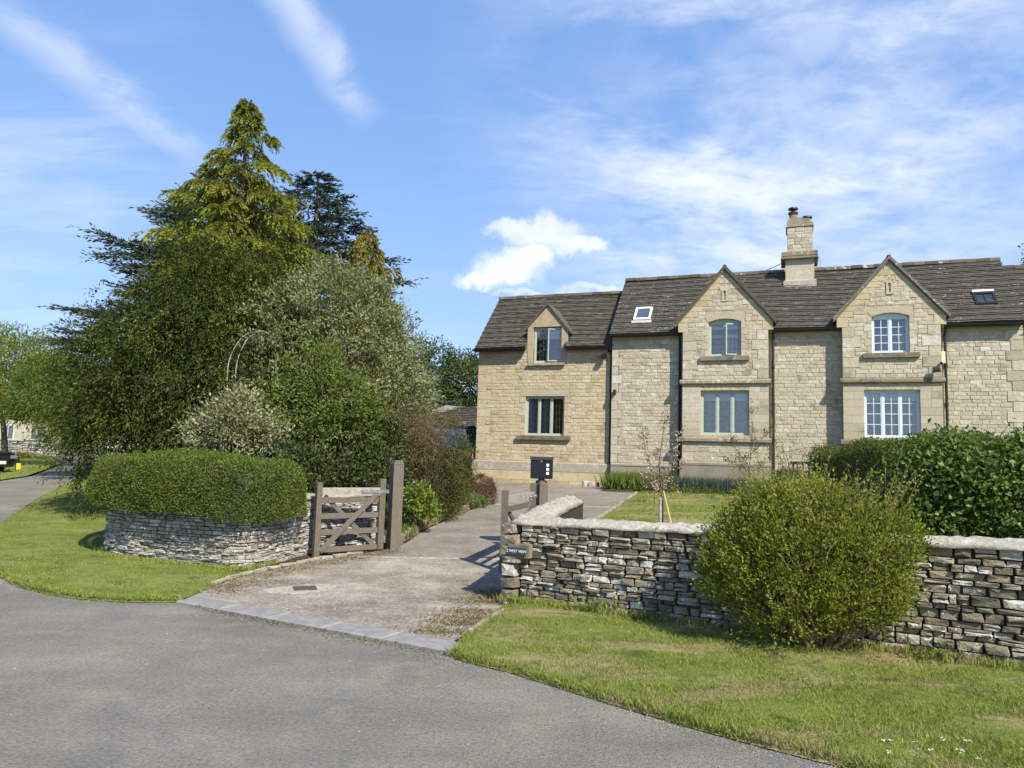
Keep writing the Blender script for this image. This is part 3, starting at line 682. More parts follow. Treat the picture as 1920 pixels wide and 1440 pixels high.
# ground: one sheet to the horizon
xs = np.unique(np.concatenate([np.arange(-60, 60.1, 1.5), -np.geomspace(60, 3000, 16), np.geomspace(60, 3000, 16)]))
ys = np.unique(np.concatenate([np.arange(-40, 90.1, 1.5), -np.geomspace(40, 3000, 14), np.geomspace(90, 3000, 16)]))
GX, GY = np.meshgrid(xs, ys); GZ = terr(np.clip(GX, -70, 70), np.clip(GY, -60, 110)) - 0.07
nx_, ny_ = len(xs), len(ys); q = [(j * nx_ + i, j * nx_ + i + 1, (j + 1) * nx_ + i + 1, (j + 1) * nx_ + i) for j in range(ny_ - 1) for i in range(nx_ - 1)]
link(bpy.data.objects.new('ground', raw_mesh('ground', np.column_stack([GX.ravel(), GY.ravel(), GZ.ravel()]), [i for f in q for i in f], np.arange(len(q)) * 4, 'earth', None, True)), None, kind='structure')

LEFT_EDGE = [(-30, 65), (-24, 52), (-19.5, 41), (-16.9, 33), (-15.34, 27.7), (-13.7, 23.5), (-12.1, 19.6), (-10.8, 16.8), (-9.8, 14.7), (-8.75, 12.6), (-7.45, 10.5), (-6.04, 9.13), (-5.3, 8.45), (-4.56, 8.05), (-4.0, 7.93), (-3.45, 7.99)]
VERGE_EDGE = [(-0.5, 6.32), (-0.34, 6.08), (0.07, 5.77), (0.57, 5.27), (1.16, 4.72), (1.66, 4.32), (2.5, 3.7), (4, 2.6), (8, -0.5)]
FAR_LEFT = [(-40, -12), (-24, 4), (-17.6, 14), (-16.2, 20), (-16.05, 23.8), (-16.31, 25.8), (-17.5, 28.6), (-19.0, 31.9), (-23.4, 38.9), (-31.9, 52.2), (-38, 65)]
le = smooth_path(LEFT_EDGE, 0.4); ve = smooth_path(VERGE_EDGE, 0.3)
road_poly = list(map(tuple, le)) + list(map(tuple, ve)) + [(16, -6), (45, -28), (45, -60), (-40, -60)] + FAR_LEFT
sheet('road', road_poly, 0.8, 'asphalt', 0.0, edge_step=0.4)
DL = [(-3.43, 8.06), (-3.40, 9.37), (-3.18, 10.2), (-2.72, 11.1), (-2.05, 11.95), (-1.74, 12.6), (-1.50, 14.6), (-0.89, 17.33), (-0.53, 19.37), (-0.40, 23.2), (-1.2, 25.4), (-2.0, 27), (-2.6, 31)]
DR = [(-0.44, 6.70), (-0.24, 7.42), (0.04, 8.5), (0.66, 12.0), (1.05, 13.5), (2.11, 16.88), (3.67, 21.95), (3.75, 23.4), (3.45, 24.3)]
dl = smooth_path(DL, 0.3); dr_ = smooth_path(DR, 0.3)
drive_poly = list(map(tuple, dl)) + [(-1.3, 31), tuple(FP(0, -0.05)), tuple(FP(4.8, -0.05))] + list(map(tuple, dr_[::-1])) 
drive, _ = sheet('driveway', drive_poly, 0.35, 'drive_concrete', 0.004)
# kerb slabs across the mouth of the drive, the joint across it, and the drain cover
ka, kb = np.array((-3.45, 8.0)), np.array((-0.47, 6.31)); kd = (kb - ka) / np.linalg.norm(kb - ka); kn = np.array((-kd[1], kd[0])); KL = np.linalg.norm(kb - ka)
for i in range(5):
    a0, a1 = KL * i / 5 + 0.008, KL * (i + 1) / 5 - 0.008
    mb = MB(); c0 = ka + kd * a0; ang = math.atan2(kd[1], kd[0]); mb.box(0, a1 - a0, 0.0, 0.29, -0.08, 0.022 + 0.006 * random.random(), 0.012)
    o = mb.build('kerb_slab', 'kerb_concrete', drive); o.location = (c0[0], c0[1], float(terr(*c0))); o.rotation_euler = (0, 0, ang)
ja, jb = np.array((-2.36, 11.45)), np.array((0.28, 11.35)); mb = MB(); n = 14
for i in range(n):
    p, q_ = ja + (jb - ja) * i / n, ja + (jb - ja) * (i + 1) / n
    mb.bar((p[0], p[1] + 0.012 * math.sin(i * 2.1), float(terr(*p)) + 0.008), (q_[0], q_[1] + 0.012 * math.sin((i + 1) * 2.1), float(terr(*q_)) + 0.008), 0.045, 0.012)
mb.build('paving_joint', 'patch_concrete', drive)
ja, jb = np.array((-0.33, 18.55)), np.array((2.5, 18.35)); mb = MB(); mb.bar((*ja, float(terr(*ja)) + 0.008), (*jb, float(terr(*jb)) + 0.008), 0.04, 0.012); mb.build('paving_joint', 'patch_concrete', drive)
dc = np.array((-2.36, 8.98)); th = thing('drain_cover', 'iron drain cover set in a pale concrete patch on the drive', 'drain cover', (dc[0], dc[1], float(terr(*dc))))
mb = MB(); pts_ = []
for i in range(14):
    a = 2 * math.pi * i / 14; pts_.append((0.40 * math.cos(a) * (1 + .15 * math.sin(3 * a)) * (1.15 if math.cos(a) < 0 else 1), 0.29 * math.sin(a) * (1 + .12 * math.cos(2 * a))))
mb.prism(pts_, 2, -0.02, 0.0075); o = mb.build('surround', 'patch_concrete', th); o.rotation_euler = (0, 0, R(38))
mb = MB(); mb.box(-0.13, 0.13, -0.13, 0.13, 0.0, 0.017)
for i in range(5): mb.box(-0.11, 0.11, -0.11 + i * 0.05, -0.085 + i * 0.05, 0.017, 0.021)
mb.build('lid', 'drain_iron', th).rotation_euler = (0, 0, R(20))

verge_poly = [(-0.42, 6.62)] + list(map(tuple, ve[1:])) + [(11, 2.4), (6.5, 4.95), (4.3, 6.25), (0.1, 8.6), (0.03, 8.5), (-0.24, 7.42)]
_, VP = sheet('verge', verge_poly, 0.16, 'turf', 0.006, 0.045, 0.18, 0.010)
lawn_poly = list(map(tuple, le[5:])) + [(-3.42, 9.37), (-3.24, 10.2), (-3.45, 10.4), (-4.0, 10.5), (-4.8, 10.9), (-5.4, 11.2), (-5.95, 11.8), (-6.2, 13), (-6.3, 15), (-7.5, 19), (-10.5, 25), (-14, 33), (-21, 47)]
lawn_poly[0] = (-26, 56)
_, LP = sheet('roadside_lawn', lawn_poly, 0.4, 'turf', 0.006, 0.05, 0.25, 0.012)
bed_poly = [(-3.2, 10.3)] + list(map(tuple, dl[(dl[:, 1] > 10.6) & (dl[:, 1] < 25.5)] + np.array((-0.12, 0)))) + [(-2.4, 27), (-3.5, 34), (-12, 40), (-20, 47), (-14, 33), (-10.5, 25), (-7.5, 19), (-6.3, 15), (-6.2, 13), (-5.95, 11.8), (-5.4, 11.2), (-4.8, 10.9), (-4.0, 10.5)]
sheet('flower_bed', bed_poly, 0.6, 'soil', 0.004, 0.05, 0.3, 0.015)
gl_poly = [(0.62, 9.0), (0.95, 12.0), (1.12, 13.5), (2.2, 16.9), (3.75, 21.9), tuple(FP(5.2, 2.0)), tuple(FP(7.5, 1.6)), tuple(FP(10.6, 1.5)), tuple(FP(13.5, 1.5)), (8.5, 15), (7.5, 9), (6.6, 5.6), (4.3, 6.7)]
_, GP = sheet('garden_lawn', gl_poly, 0.4, 'turf', 0.006, 0.04, 0.2, 0.010)
hb_poly = [tuple(FP(4.9, 0.05)), tuple(FP(16.5, 0.05)), tuple(FP(16.5, 1.5)), tuple(FP(10.6, 1.48)), tuple(FP(7.5, 1.58)), tuple(FP(5.2, 1.98)), tuple(FP(4.85, 1.9))]
sheet('flower_bed', hb_poly, 0.5, 'soil', 0.006, 0.05, 0.2, 0.015)
# grass island beside the left-hand lane
isl = [(-30, 24), (-16.25, 23.9), (-16.5, 25.8), (-17.7, 28.6), (-19.2, 31.9), (-23.5, 38.9), (-27, 44), (-36, 47), (-45, 40)]
_, IP = sheet('grass_island', isl, 1.0, 'turf', 0.01, 0.05, 0.3, 0.02)

# ---------------------------------------------------------------- edging stones along the drive
def edging(path, name, mat, size, label, cat, h, variants=SV_DRY, wd=0.11):
    path = np.array(path, float); th = thing(name, label, cat, (path[0][0], path[0][1], float(terr(*path[0]))))
    seg = np.linalg.norm(np.diff(path, axis=0), axis=1); S = np.concatenate([[0], np.cumsum(seg)]); s = 0; st = []
    while s < S[-1] - 0.05:
        l = size * random.uniform(.75, 1.3); m_ = min(S[-1], s + l / 2); x = np.interp(m_, S, path[:, 0]); y = np.interp(m_, S, path[:, 1]); x2 = np.interp(min(S[-1], m_ + .05), S, path[:, 0]); y2 = np.interp(min(S[-1], m_ + .05), S, path[:, 1]); x1 = np.interp(m_ - .05, S, path[:, 0]); y1 = np.interp(m_ - .05, S, path[:, 1])
        st.append((x, y, float(terr(x, y)) + h * 0.36, l * 0.96, h * random.uniform(.85, 1.2), wd, math.atan2(y2 - y1, x2 - x1), random.uniform(-.05, .05))); s += l
    place_stones(th, 'stone', st, variants, mat, tuple(th.location))
    return th
lk = dl[(dl[:, 1] > 8.9) & (dl[:, 1] < 11.7)]
edging(lk + np.array((-0.06, 0)), 'stone_edging', 'mortar_cap', 0.28, 'low pale stone edging between the lawn bank and the drive', 'edging', 0.045, SV_DRY, 0.05)
lk = dl[(dl[:, 1] > 12.5) & (dl[:, 1] < 19.6)]
edging(lk + np.array((-0.10, 0)), 'brick_edging', 'red_brick', 0.30, 'low reddish edging holding back the shrub bed by the drive', 'edging', 0.15)
lk = dr_[(dr_[:, 1] > 13.2) & (dr_[:, 1] < 22)]
edging(lk + np.array((0.05, 0)), 'lawn_edging', 'mortar_cap', 0.35, 'pale kerb edging between the upper drive and garden lawn', 'edging', 0.05, SV_BLOCK, 0.07)
lk = dr_[(dr_[:, 1] > 6.75) & (dr_[:, 1] < 8.45)]
edging(lk + np.array((0.03, 0)), 'verge_edging', 'mortar_cap', 0.4, 'thin edging kerb between the mossy drive edge and the verge', 'edging', 0.035, SV_BLOCK, 0.045)

# ================================================================ THE HOUSE  (u along the front, y inward, z up)
HROT = -PHI
def hthing(name, label, cat, u, y, z, group=None):
    p = O2 + FD * u - FN * y
    return thing(name, label, cat, (p[0], p[1], z), HROT, group), (u, y, z)
def subtract(spans, a, b):
    out = []
    for s, e in spans:
        if b <= s or a >= e: out.append((s, e))
        else:
            if a > s: out.append((s, a))
            if b < e: out.append((b, e))
    return out
def rubble(spanf, z0, z1, holes, y, hr=(0.10, 0.15), lr=(0.13, 0.32), proud=0.012, gap=0.007):
    st = []; z = z0
    while z < z1 - 0.05:
        h = random.uniform(*hr)
        if z1 - z - h < hr[0] * 0.8: h = z1 - z
        spans = spanf(z, z + h)
        for (ha, hb, za, zb) in holes:
            if min(z + h, zb) - max(z, za) > 0.02: spans = subtract(spans, ha, hb)
        for s, e in spans:
            x = s
            while x < e - 0.02:
                l = random.uniform(*lr)
                if e - x - l < lr[0] * 0.7: l = e - x
                pr = proud * random.uniform(0.25, 1.2)
                if h > 0.135 and random.random() < 0.14:
                    hh = h * random.uniform(.42, .58)
                    st.append((x + l / 2, y - pr + 0.05, z + hh / 2, l - gap, hh - gap, 0.10, 0, 0)); st.append((x + l / 2, y - pr * .6 + 0.05, z + hh + (h - hh) / 2, l - gap, h - hh - gap, 0.10, 0, 0))
                else: st.append((x + l / 2, y - pr + 0.05, z + h / 2, l - gap, h - gap, 0.10, 0, random.uniform(-.006, .006)))
                x += l
        z += h
    return st
def wall_slab(mb, u0, u1, z0, z1, y0, y1, holes):
    us = sorted(set([u0, u1] + [min(max(h[i], u0), u1) for h in holes for i in (0, 1)])); zs = sorted(set([z0, z1] + [min(max(h[i], z0), z1) for h in holes for i in (2, 3)]))
    for a, b in zip(us, us[1:]):
        for c, d in zip(zs, zs[1:]):
            if b - a < 1e-4 or d - c < 1e-4: continue
            um, zm = (a + b) / 2, (c + d) / 2
            if any(h[0] < um < h[1] and h[2] < zm < h[3] for h in holes): continue
            mb.box(a, b, y0, y1, c, d)
def quoins(u_edge, direction, z0, z1, y, hole_list, long=0.44, short=0.27, h=0.285, proud=0.012):
    """alternate long and short corner stones; also reserves their place in the rubble"""
    st = []; z = z0; k = 0
    n = max(1, round((z1 - z0) / h)); h = (z1 - z0) / n
    for k in range(n):
        l = (long if k % 2 else short) * random.uniform(.95, 1.05); a, b = (u_edge, u_edge + l) if direction > 0 else (u_edge - l, u_edge)
        st.append(((a + b) / 2, y - proud + 0.06, z + h / 2, l - 0.010, h - 0.011, 0.12, 0, 0)); hole_list.append((a - .004, b + .004, z, z + h)); z += h
    return st
def blocks(mb_list, u0, u1, z0, z1, y, lr, hole_list=(), proud=0.006, gap=0.005):
    st = []; spans = [(u0, u1)]
    for (ha, hb, za, zb) in hole_list:
        if min(z1, zb) - max(z0, za) > 0.02: spans = subtract(spans, ha, hb)
    for s, e in spans:
        n = max(1, round((e - s) / random.uniform(*lr))); cuts = [s + (e - s) * (i + (random.uniform(-.18, .18) if 0 < i < n else 0)) / n for i in range(n + 1)]
        for a, b in zip(cuts, cuts[1:]): st.append(((a + b) / 2, y - proud + 0.06, (z0 + z1) / 2, b - a - gap, z1 - z0 - gap, 0.12, 0, 0))
    return st

def window(par, off, u0, u1, z0, z1, y, nl, mat, bars=None, arch=0.0, open_light=None, fr=0.045, blind=None, curtain=False, came=None, bar_w=0.018, backing=()):
    """casement window: outer frame (the window), a pane and its own casement or bars per light, a dark room with blinds behind"""
    mb = MB(off); d0, d1 = y, y + 0.07
    mb.box(u0, u0 + fr, d0, d1, z0, z1 - (arch if arch else 0)); mb.box(u1 - fr, u1, d0, d1, z0, z1 - (arch if arch else 0)); mb.box(u0 + fr, u1 - fr, d0, d1, z0, z0 + fr)
    if arch:
        um, hw = (u0 + u1) / 2, (u1 - u0) / 2; n = 12; pts_ = []
        for i in range(n + 1): f = -1 + 2 * i / n; pts_.append((um + hw * f, z1 - arch * f * f))
        low = [(um + hw * f, z1 - arch - fr) for f in (1, -1)]
        mb.prism(pts_ + low, 1, d0, d1); ztop = z1 - arch - fr
    else: mb.box(u0 + fr, u1 - fr, d0, d1, z1 - fr, z1); ztop = z1 - fr
    inner0, inner1 = u0 + fr, u1 - fr; lw = (inner1 - inner0) / nl
    for k in range(1, nl): mb.box(inner0 + lw * k - fr * .45, inner0 + lw * k + fr * .45, d0 + .004, d1 - .004, z0 + fr, ztop)
    win = mb.build('window', mat, par)
    for k in range(nl):
        a, b = inner0 + lw * k + (fr * .45 if k else 0), inner0 + lw * (k + 1) - (fr * .45 if k < nl - 1 else 0); c, d = z0 + fr, ztop
        opened = open_light == k
        sm = MB(off); s = 0.032; yy = d0 + 0.012
        parts = []
        sm.box(a, a + s, yy, yy + .045, c, d); sm.box(b - s, b, yy, yy + .045, c, d); sm.box(a + s, b - s, yy, yy + .045, c, c + s); sm.box(a + s, b - s, yy, yy + .045, d - s, d)
        ga, gb, gc, gd = a + s, b - s, c + s, d - s
        bb = MB(off); has_bar = False
        if bars:
            nx, nz = bars; has_bar = True
            for i in range(1, nx): x = ga + (gb - ga) * i / nx; bb.box(x - bar_w / 2, x + bar_w / 2, yy + .008, yy + .04, gc, gd)
            for i in range(1, nz):
                z = gc + (gd - gc) * i / nz
                for j in range(nx):
                    x0_, x1_ = ga + (gb - ga) * j / nx + (bar_w / 2 if j else 0), ga + (gb - ga) * (j + 1) / nx - (bar_w / 2 if j < nx - 1 else 0)
                    bb.box(x0_, x1_, yy + .008, yy + .04, z - bar_w / 2, z + bar_w / 2)
        if came and k in came:
            nx, nz = came[k]; has_bar = True; cw = 0.0045
            for i in range(1, nx): x = ga + (gb - ga) * i / nx; bb.box(x - cw / 2, x + cw / 2, yy + .010, yy + .030, gc, gd)
            for i in range(1, nz):
                z = gc + (gd - gc) * i / nz
                for j in range(nx): bb.box(ga + (gb - ga) * j / nx + (cw / 2 if j else 0), ga + (gb - ga) * (j + 1) / nx - (cw / 2 if j < nx - 1 else 0), yy + .010, yy + .030, z - cw / 2, z + cw / 2)
        objs = [sm.build('casement', mat, win)]
        if has_bar: objs.append(bb.build('glazing_bar', mat if bars else 'lead_came', win))
        if bars:
            nx, nz = bars
            for i in range(nx):
                for j in range(nz):
                    p = MB(off); x0_, x1_ = ga + (gb - ga) * i / nx, ga + (gb - ga) * (i + 1) / nx; z0_, z1_ = gc + (gd - gc) * j / nz, gc + (gd - gc) * (j + 1) / nz
                    e = random.uniform(-.0012, .0012); p.add([(x0_ + .004, yy + .024 + e, z0_ + .004), (x1_ - .004, yy + .024 - e, z0_ + .004), (x1_ - .004, yy + .024 - e, z1_ - .004), (x0_ + .004, yy + .024 + e, z1_ - .004)], [(0, 1, 2, 3)])
                    objs.append(p.build('pane', 'window_glass', win, fix=False))
        else:
            p = MB(off); e = random.uniform(-.002, .002); p.add([(ga, yy + .022 + e, gc), (gb, yy + .022 - e, gc), (gb, yy + .022 - e, gd), (ga, yy + .022 + e, gd)], [(0, 1, 2, 3)]); objs.append(p.build('pane', 'window_glass', win, fix=False))
        if opened:
            hinge = Vector((b - off[0], yy - off[1], 0)); rot = Matrix.Translation(hinge) @ Matrix.Rotation(R(16), 4, 'Z') @ Matrix.Translation(-hinge)
            for o in objs: o.data.transform(rot)
    # the room behind
    rm = MB(off); e = 0.03
    rm.box(u0 - e, u1 + e, y + 0.95, y + 1.0, z0 - e, z1 + e); rm.box(u0 - e - .02, u0 - e, y + .08, y + .95, z0 - e, z1 + e); rm.box(u1 + e, u1 + e + .02, y + .08, y + .95, z0 - e, z1 + e); rm.box(u0 - e, u1 + e, y + .08, y + .95, z0 - e - .02, z0 - e); rm.box(u0 - e, u1 + e, y + .08, y + .95, z1 + e, z1 + e + .02)
    rm.build('room', 'room_dark', win)
    if blind:
        bm_ = MB(off)
        for k in range(nl):
            a, b = inner0 + lw * k + .03, inner0 + lw * (k + 1) - .03; n = 5
            drop = blind if not isinstance(blind, (list, tuple)) else blind[k]
            if drop <= 0: continue
            for i in range(n): bm_.box(a, b, y + .11 + .012 * (i % 2), y + .125 + .012 * (i % 2), ztop - drop * (i + 1) / n + .002, ztop - drop * i / n)
        bm_.build('blind', 'curtain', win)
    for k in backing:   # net sheet added behind the glass, its pale colour stands for reflected sky
        nm_ = MB(off); a, b = inner0 + lw * k + .03, inner0 + lw * (k + 1) - .03; m_ = 12
        pts = [(a + (b - a) * i / m_, y + .15 + .012 * (i % 2)) for i in range(m_ + 1)]
        nm_.add([(p[0], p[1], z) for z in (z0 + .05, ztop - .01) for p in pts], [(i, i + 1, m_ + 2 + i, m_ + 1 + i) for i in range(m_)]); nm_.build('reflection_backing', 'reflection_backing', win, fix=False)
    if curtain:
        cm = MB(off)
        for i in range(3): x = u0 + .06 + i * .04; cm.box(x, x + .03, y + .12 + .02 * (i % 2), y + .14 + .02 * (i % 2), z0 + .03, z1 - .04)
        cm.build('curtain', 'curtain', win)
    return win
def slates(par, off, u0, u1, ye, ze, yr, zr, mat='slate_stone', name='slates', expo=0.078, wr=(0.11, 0.21), clip=None):
    """courses of stone slates on a slope running up from the eaves (ye, ze) to the ridge (yr, zr)"""
    L = math.hypot(yr - ye, zr - ze); dy, dz = (yr - ye) / L, (zr - ze) / L; ny, nz = -dz, dy
    V = []; idx = []; st = []; rn = []; nv = 0
    n = int(L / expo)
    for i in range(n):
        ex = L / n; s0 = i * ex; tl = ex * 1.5; x = u0 - random.random() * 0.1
        wave = 0.010 * math.sin(i * 1.7)
        while x < u1:
            w_ = random.uniform(*wr); a, b = max(x, u0), min(x + w_ - 0.002, u1); x += w_
            if b - a < 0.03: continue
            t_ = random.uniform(.0215, .0235); lo = s0 + random.uniform(-.004, .004); lift = 0.006 + t_
            if clip and clip((a + b) / 2, ye + dy * (lo + ex * .5), ze + dz * (lo + ex * .5)): continue
            def pt(s, h): return (ye + dy * s + ny * h, ze + dz * s + nz * h)
            sag = 0.022 * math.sin(a * 0.9) + wave
            hi = min(lo + tl, L); pl, pb, ph, pq = pt(lo, lift + .010 + sag), pt(lo, -.012 + sag), pt(hi, 0.004 + sag), pt(hi, -.02 + sag); j = random.uniform(-.002, .002)
            V += [(a, pl[0], pl[1] + j), (b, pl[0], pl[1] - j), (b, ph[0], ph[1]), (a, ph[0], ph[1]), (a, pb[0], pb[1]), (b, pb[0], pb[1]), (b, pq[0], pq[1]), (a, pq[0], pq[1])]
            k = random.random()
            for f in ((0, 1, 2, 3), (4, 5, 1, 0), (5, 6, 2, 1), (7, 4, 0, 3)): st.append(len(idx)); idx += [nv + q for q in f]; rn.append(k)
            nv += 8
    V = np.array(V) - np.array(off)
    return link(bpy.data.objects.new(name, raw_mesh(name, V, idx, st, mat, rn)), par, kind='stuff')
def roof_pair(mb, poly, a0, a1): mb.prism(poly, 0, a0, a1)
def ridge_tiles(par, off, u0, u1, y, z):
    st = []; x = u0
    while x < u1 - 0.1:
        l = min(random.uniform(.32, .42), u1 - x); st.append((x + l / 2, y, z + 0.02 + random.uniform(-.008, .008), l - .008, 0.10, 0.24, 0, random.uniform(-.012, .012))); x += l
    place_stones(par, 'ridge_tile', st, SV_BLOCK, 'ridge_stone', off)
def downpipe(par, off, u, y, z0, z1, top_off=0.0):
    mb = MB(off); mb.tube([(u, y - 0.17, z1 + .16), (u, y - 0.12, z1 + .06), (u, y, z1 - .08), (u, y, z0)], 0.038, 8)
    for z in np.arange(z0 + .35, z1 - .2, 1.1): mb.lathe([(0.05, 0), (0.05, .07)], (u, y, z), 8)
    mb.build('downpipe', 'black_iron', par)
def gutter(par, off, u0, u1, y, z):
    mb = MB(off); prof = [(y + 0.062 * math.cos(a), z + 0.062 * math.sin(a)) for a in np.linspace(math.pi, 2 * math.pi, 7)] + [(y + 0.05 * math.cos(a), z + 0.05 * math.sin(a)) for a in np.linspace(2 * math.pi, math.pi, 7)]
    n = len(prof); vs_ = [(u0, *p) for p in prof] + [(u1, *p) for p in prof]
    mb.add(vs_, [(i, n + i, n + (i + 1) % n, (i + 1) % n) for i in range(n)] + [tuple(range(n)), tuple(range(2 * n - 1, n - 1, -1))])
    mb.box(u0, u1, y + .066, y + .085, z - .05, z + .03)
    mb.build('gutter', 'black_iron', par)

# ---- the lower wing on the left
wing, wo_ = hthing('house_wing', 'lower stone wing with a small dormer gable at the left end of the house', 'house wing', 0, 0, 0.75)
holes = [(1.78, 3.16, 2.43, 3.75), (2.0, 3.02, 4.88, 6.2)]
mb = MB(wo_); wall_slab(mb, 0.0, 4.80, 0.6, 5.42, 0.0, 0.30, holes); mb.box(0, .3, .3, 3.7, .6, 5.42); mb.box(0, 4.8, 3.7, 4.0, .6, 5.42); mb.prism([(0.3, 5.42), (3.7, 5.42), (2.0, 7.42)], 0, 0.0, 0.3)
mb.build('wall', 'mortar', wing)
res = list(holes) + [(1.50, 3.42, 2.24, 2.43), (1.60, 3.32, 3.75, 3.98), (1.80, 3.20, 4.78, 4.90), (1.84, 3.20, 4.88, 5.5)]
qs = quoins(0.0, 1, 1.56, 5.40, 0.0, res, 0.50, 0.33, 0.30, 0.008)
qs += quoins(1.78, -1, 2.43, 3.75, 0.0, res, 0.22, 0.13, 0.22, 0.012) + quoins(3.16, 1, 2.43, 3.75, 0.0, res, 0.22, 0.13, 0.22, 0.012)
st = rubble(lambda a, b: [(0.0, 4.80)], 1.56, 5.40, res, 0.0, (0.095, 0.14), (0.15, 0.36))
place_stones(wing, 'stone', st, SV_HOUSE, 'house_rubble', wo_, 300, 'small_stones')
place_stones(wing, 'quoin', qs, SV_BLOCK, 'house_rubble', wo_)
st = blocks(None, -0.07, 4.80, 0.62, 0.93, -0.08, (.7, 1.1)) + blocks(None, -0.07, 4.80, 0.93, 1.24, -0.08, (.7, 1.1))
place_stones(wing, 'plinth_block', st, SV_BLOCK, 'plinth_stone', wo_)
mb = MB(wo_); mb.box(-0.06, 4.8, -0.07, 0.0, .6, 1.24); mb.prism([(-0.095, 1.24), (-0.095, 1.515), (-0.06, 1.552), (0.02, 1.56), (0.02, 1.24)], 0, -0.085, 4.80); mb.build('plinth', 'grey_plinth', wing)
mb = MB(wo_); mb.box(1.62, 3.30, -0.02, 0.25, 3.752, 3.975, .008); mb.build('lintel', 'dressed_stone', wing)
mb = MB(wo_); mb.box(1.52, 3.40, -0.12, 0.14, 2.27, 2.425, .012); mb.build('window_sill', 'weathered_stone', wing)
mb = MB(wo_); mb.box(1.84, 3.16, -0.12, 0.14, 4.785, 4.875, .012); mb.build('window_sill', 'weathered_stone', wing)
window(wing, wo_, 1.78, 3.16, 2.43, 3.75, 0.10, 3, 'sage_paint', came={0: (2, 5), 1: (2, 5), 2: (3, 5)}, curtain=True, backing=(0, 1))
# dormer gable of rendered stone with its own little roof
mb = MB(wo_); yf = -0.03
pol = [(1.84, 4.90), (2.0, 4.90), (2.0, 6.13), (3.02, 6.13), (3.02, 4.90), (3.16, 4.90), (3.16, 5.30), (3.26, 5.95), (2.51, 6.84), (1.86, 6.16), (1.80, 5.95), (1.80, 5.36)]
mb.prism([(1.80, 5.36), (1.84, 4.90), (2.0, 4.90), (2.0, 6.13), (1.80, 6.10)], 1, yf, 0.22); mb.prism([(3.02, 4.90), (3.16, 4.90), (3.20, 5.36), (3.24, 5.75), (3.24, 5.98), (3.02, 6.13)], 1, yf, 0.22); mb.prism([(1.80, 6.10), (2.0, 6.13), (3.02, 6.13), (3.24, 5.98), (2.51, 6.84)], 1, yf, 0.22)
mb.box(1.84, 1.92, .22, .9, 5.4, 6.05); mb.box(3.10, 3.18, .22, .9, 5.4, 6.0)
dg = mb.build('dormer', 'render_coat', wing)
mb = MB(wo_)
for sgn in (-1, 1):
    a, b, c_, d_ = (1.72, 6.00), (2.51, 6.88), (2.51, 6.94), (1.70, 6.06)
    if sgn > 0: a, b, c_, d_ = (3.35, 5.86), (2.51, 6.88), (2.51, 6.94), (3.37, 5.92)
    mb.prism([a, b, c_, d_], 1, -0.09, 1.6)
mb.build('dormer_roof', 'slate_stone_clean', dg)
window(wing, wo_, 2.02, 3.00, 4.90, 6.11, 0.07, 2, 'sage_paint', came={0: (3, 6), 1: (3, 6)}, open_light=1, blind=[.34, .34])
mb = MB(wo_)
for a_, b_ in ((-0.06, 1.80), (3.22, 4.86)): mb.prism([(-0.20, 5.38), (2.0, 7.60), (4.2, 5.38), (4.2, 5.30), (2.0, 7.50), (-0.20, 5.28)], 0, a_, b_)
mb.prism([(0.80, 6.386), (2.0, 7.60), (4.2, 5.38), (4.2, 5.30), (2.0, 7.50), (0.80, 6.286)], 0, 1.80, 3.22); rf = mb.build('roof', 'slate_stone_clean', wing)
def clip_dormer(u, y, z): return 1.80 < u < 3.22 and z < 6.80 - abs(u - 2.51) * 1.12 and z < 6.75
slates(rf, wo_, -0.08, 4.86, -0.22, 5.40, 2.0, 7.62, 'slate_stone_clean', clip=clip_dormer)
ridge_tiles(wing, wo_, -0.08, 4.84, 2.0, 7.63)
gutter(wing, wo_, -0.10, 1.80, -0.30, 5.37); gutter(wing, wo_, 3.22, 4.74, -0.30, 5.37)
downpipe(wing, wo_, 4.745, -0.05, 0.9, 5.25)

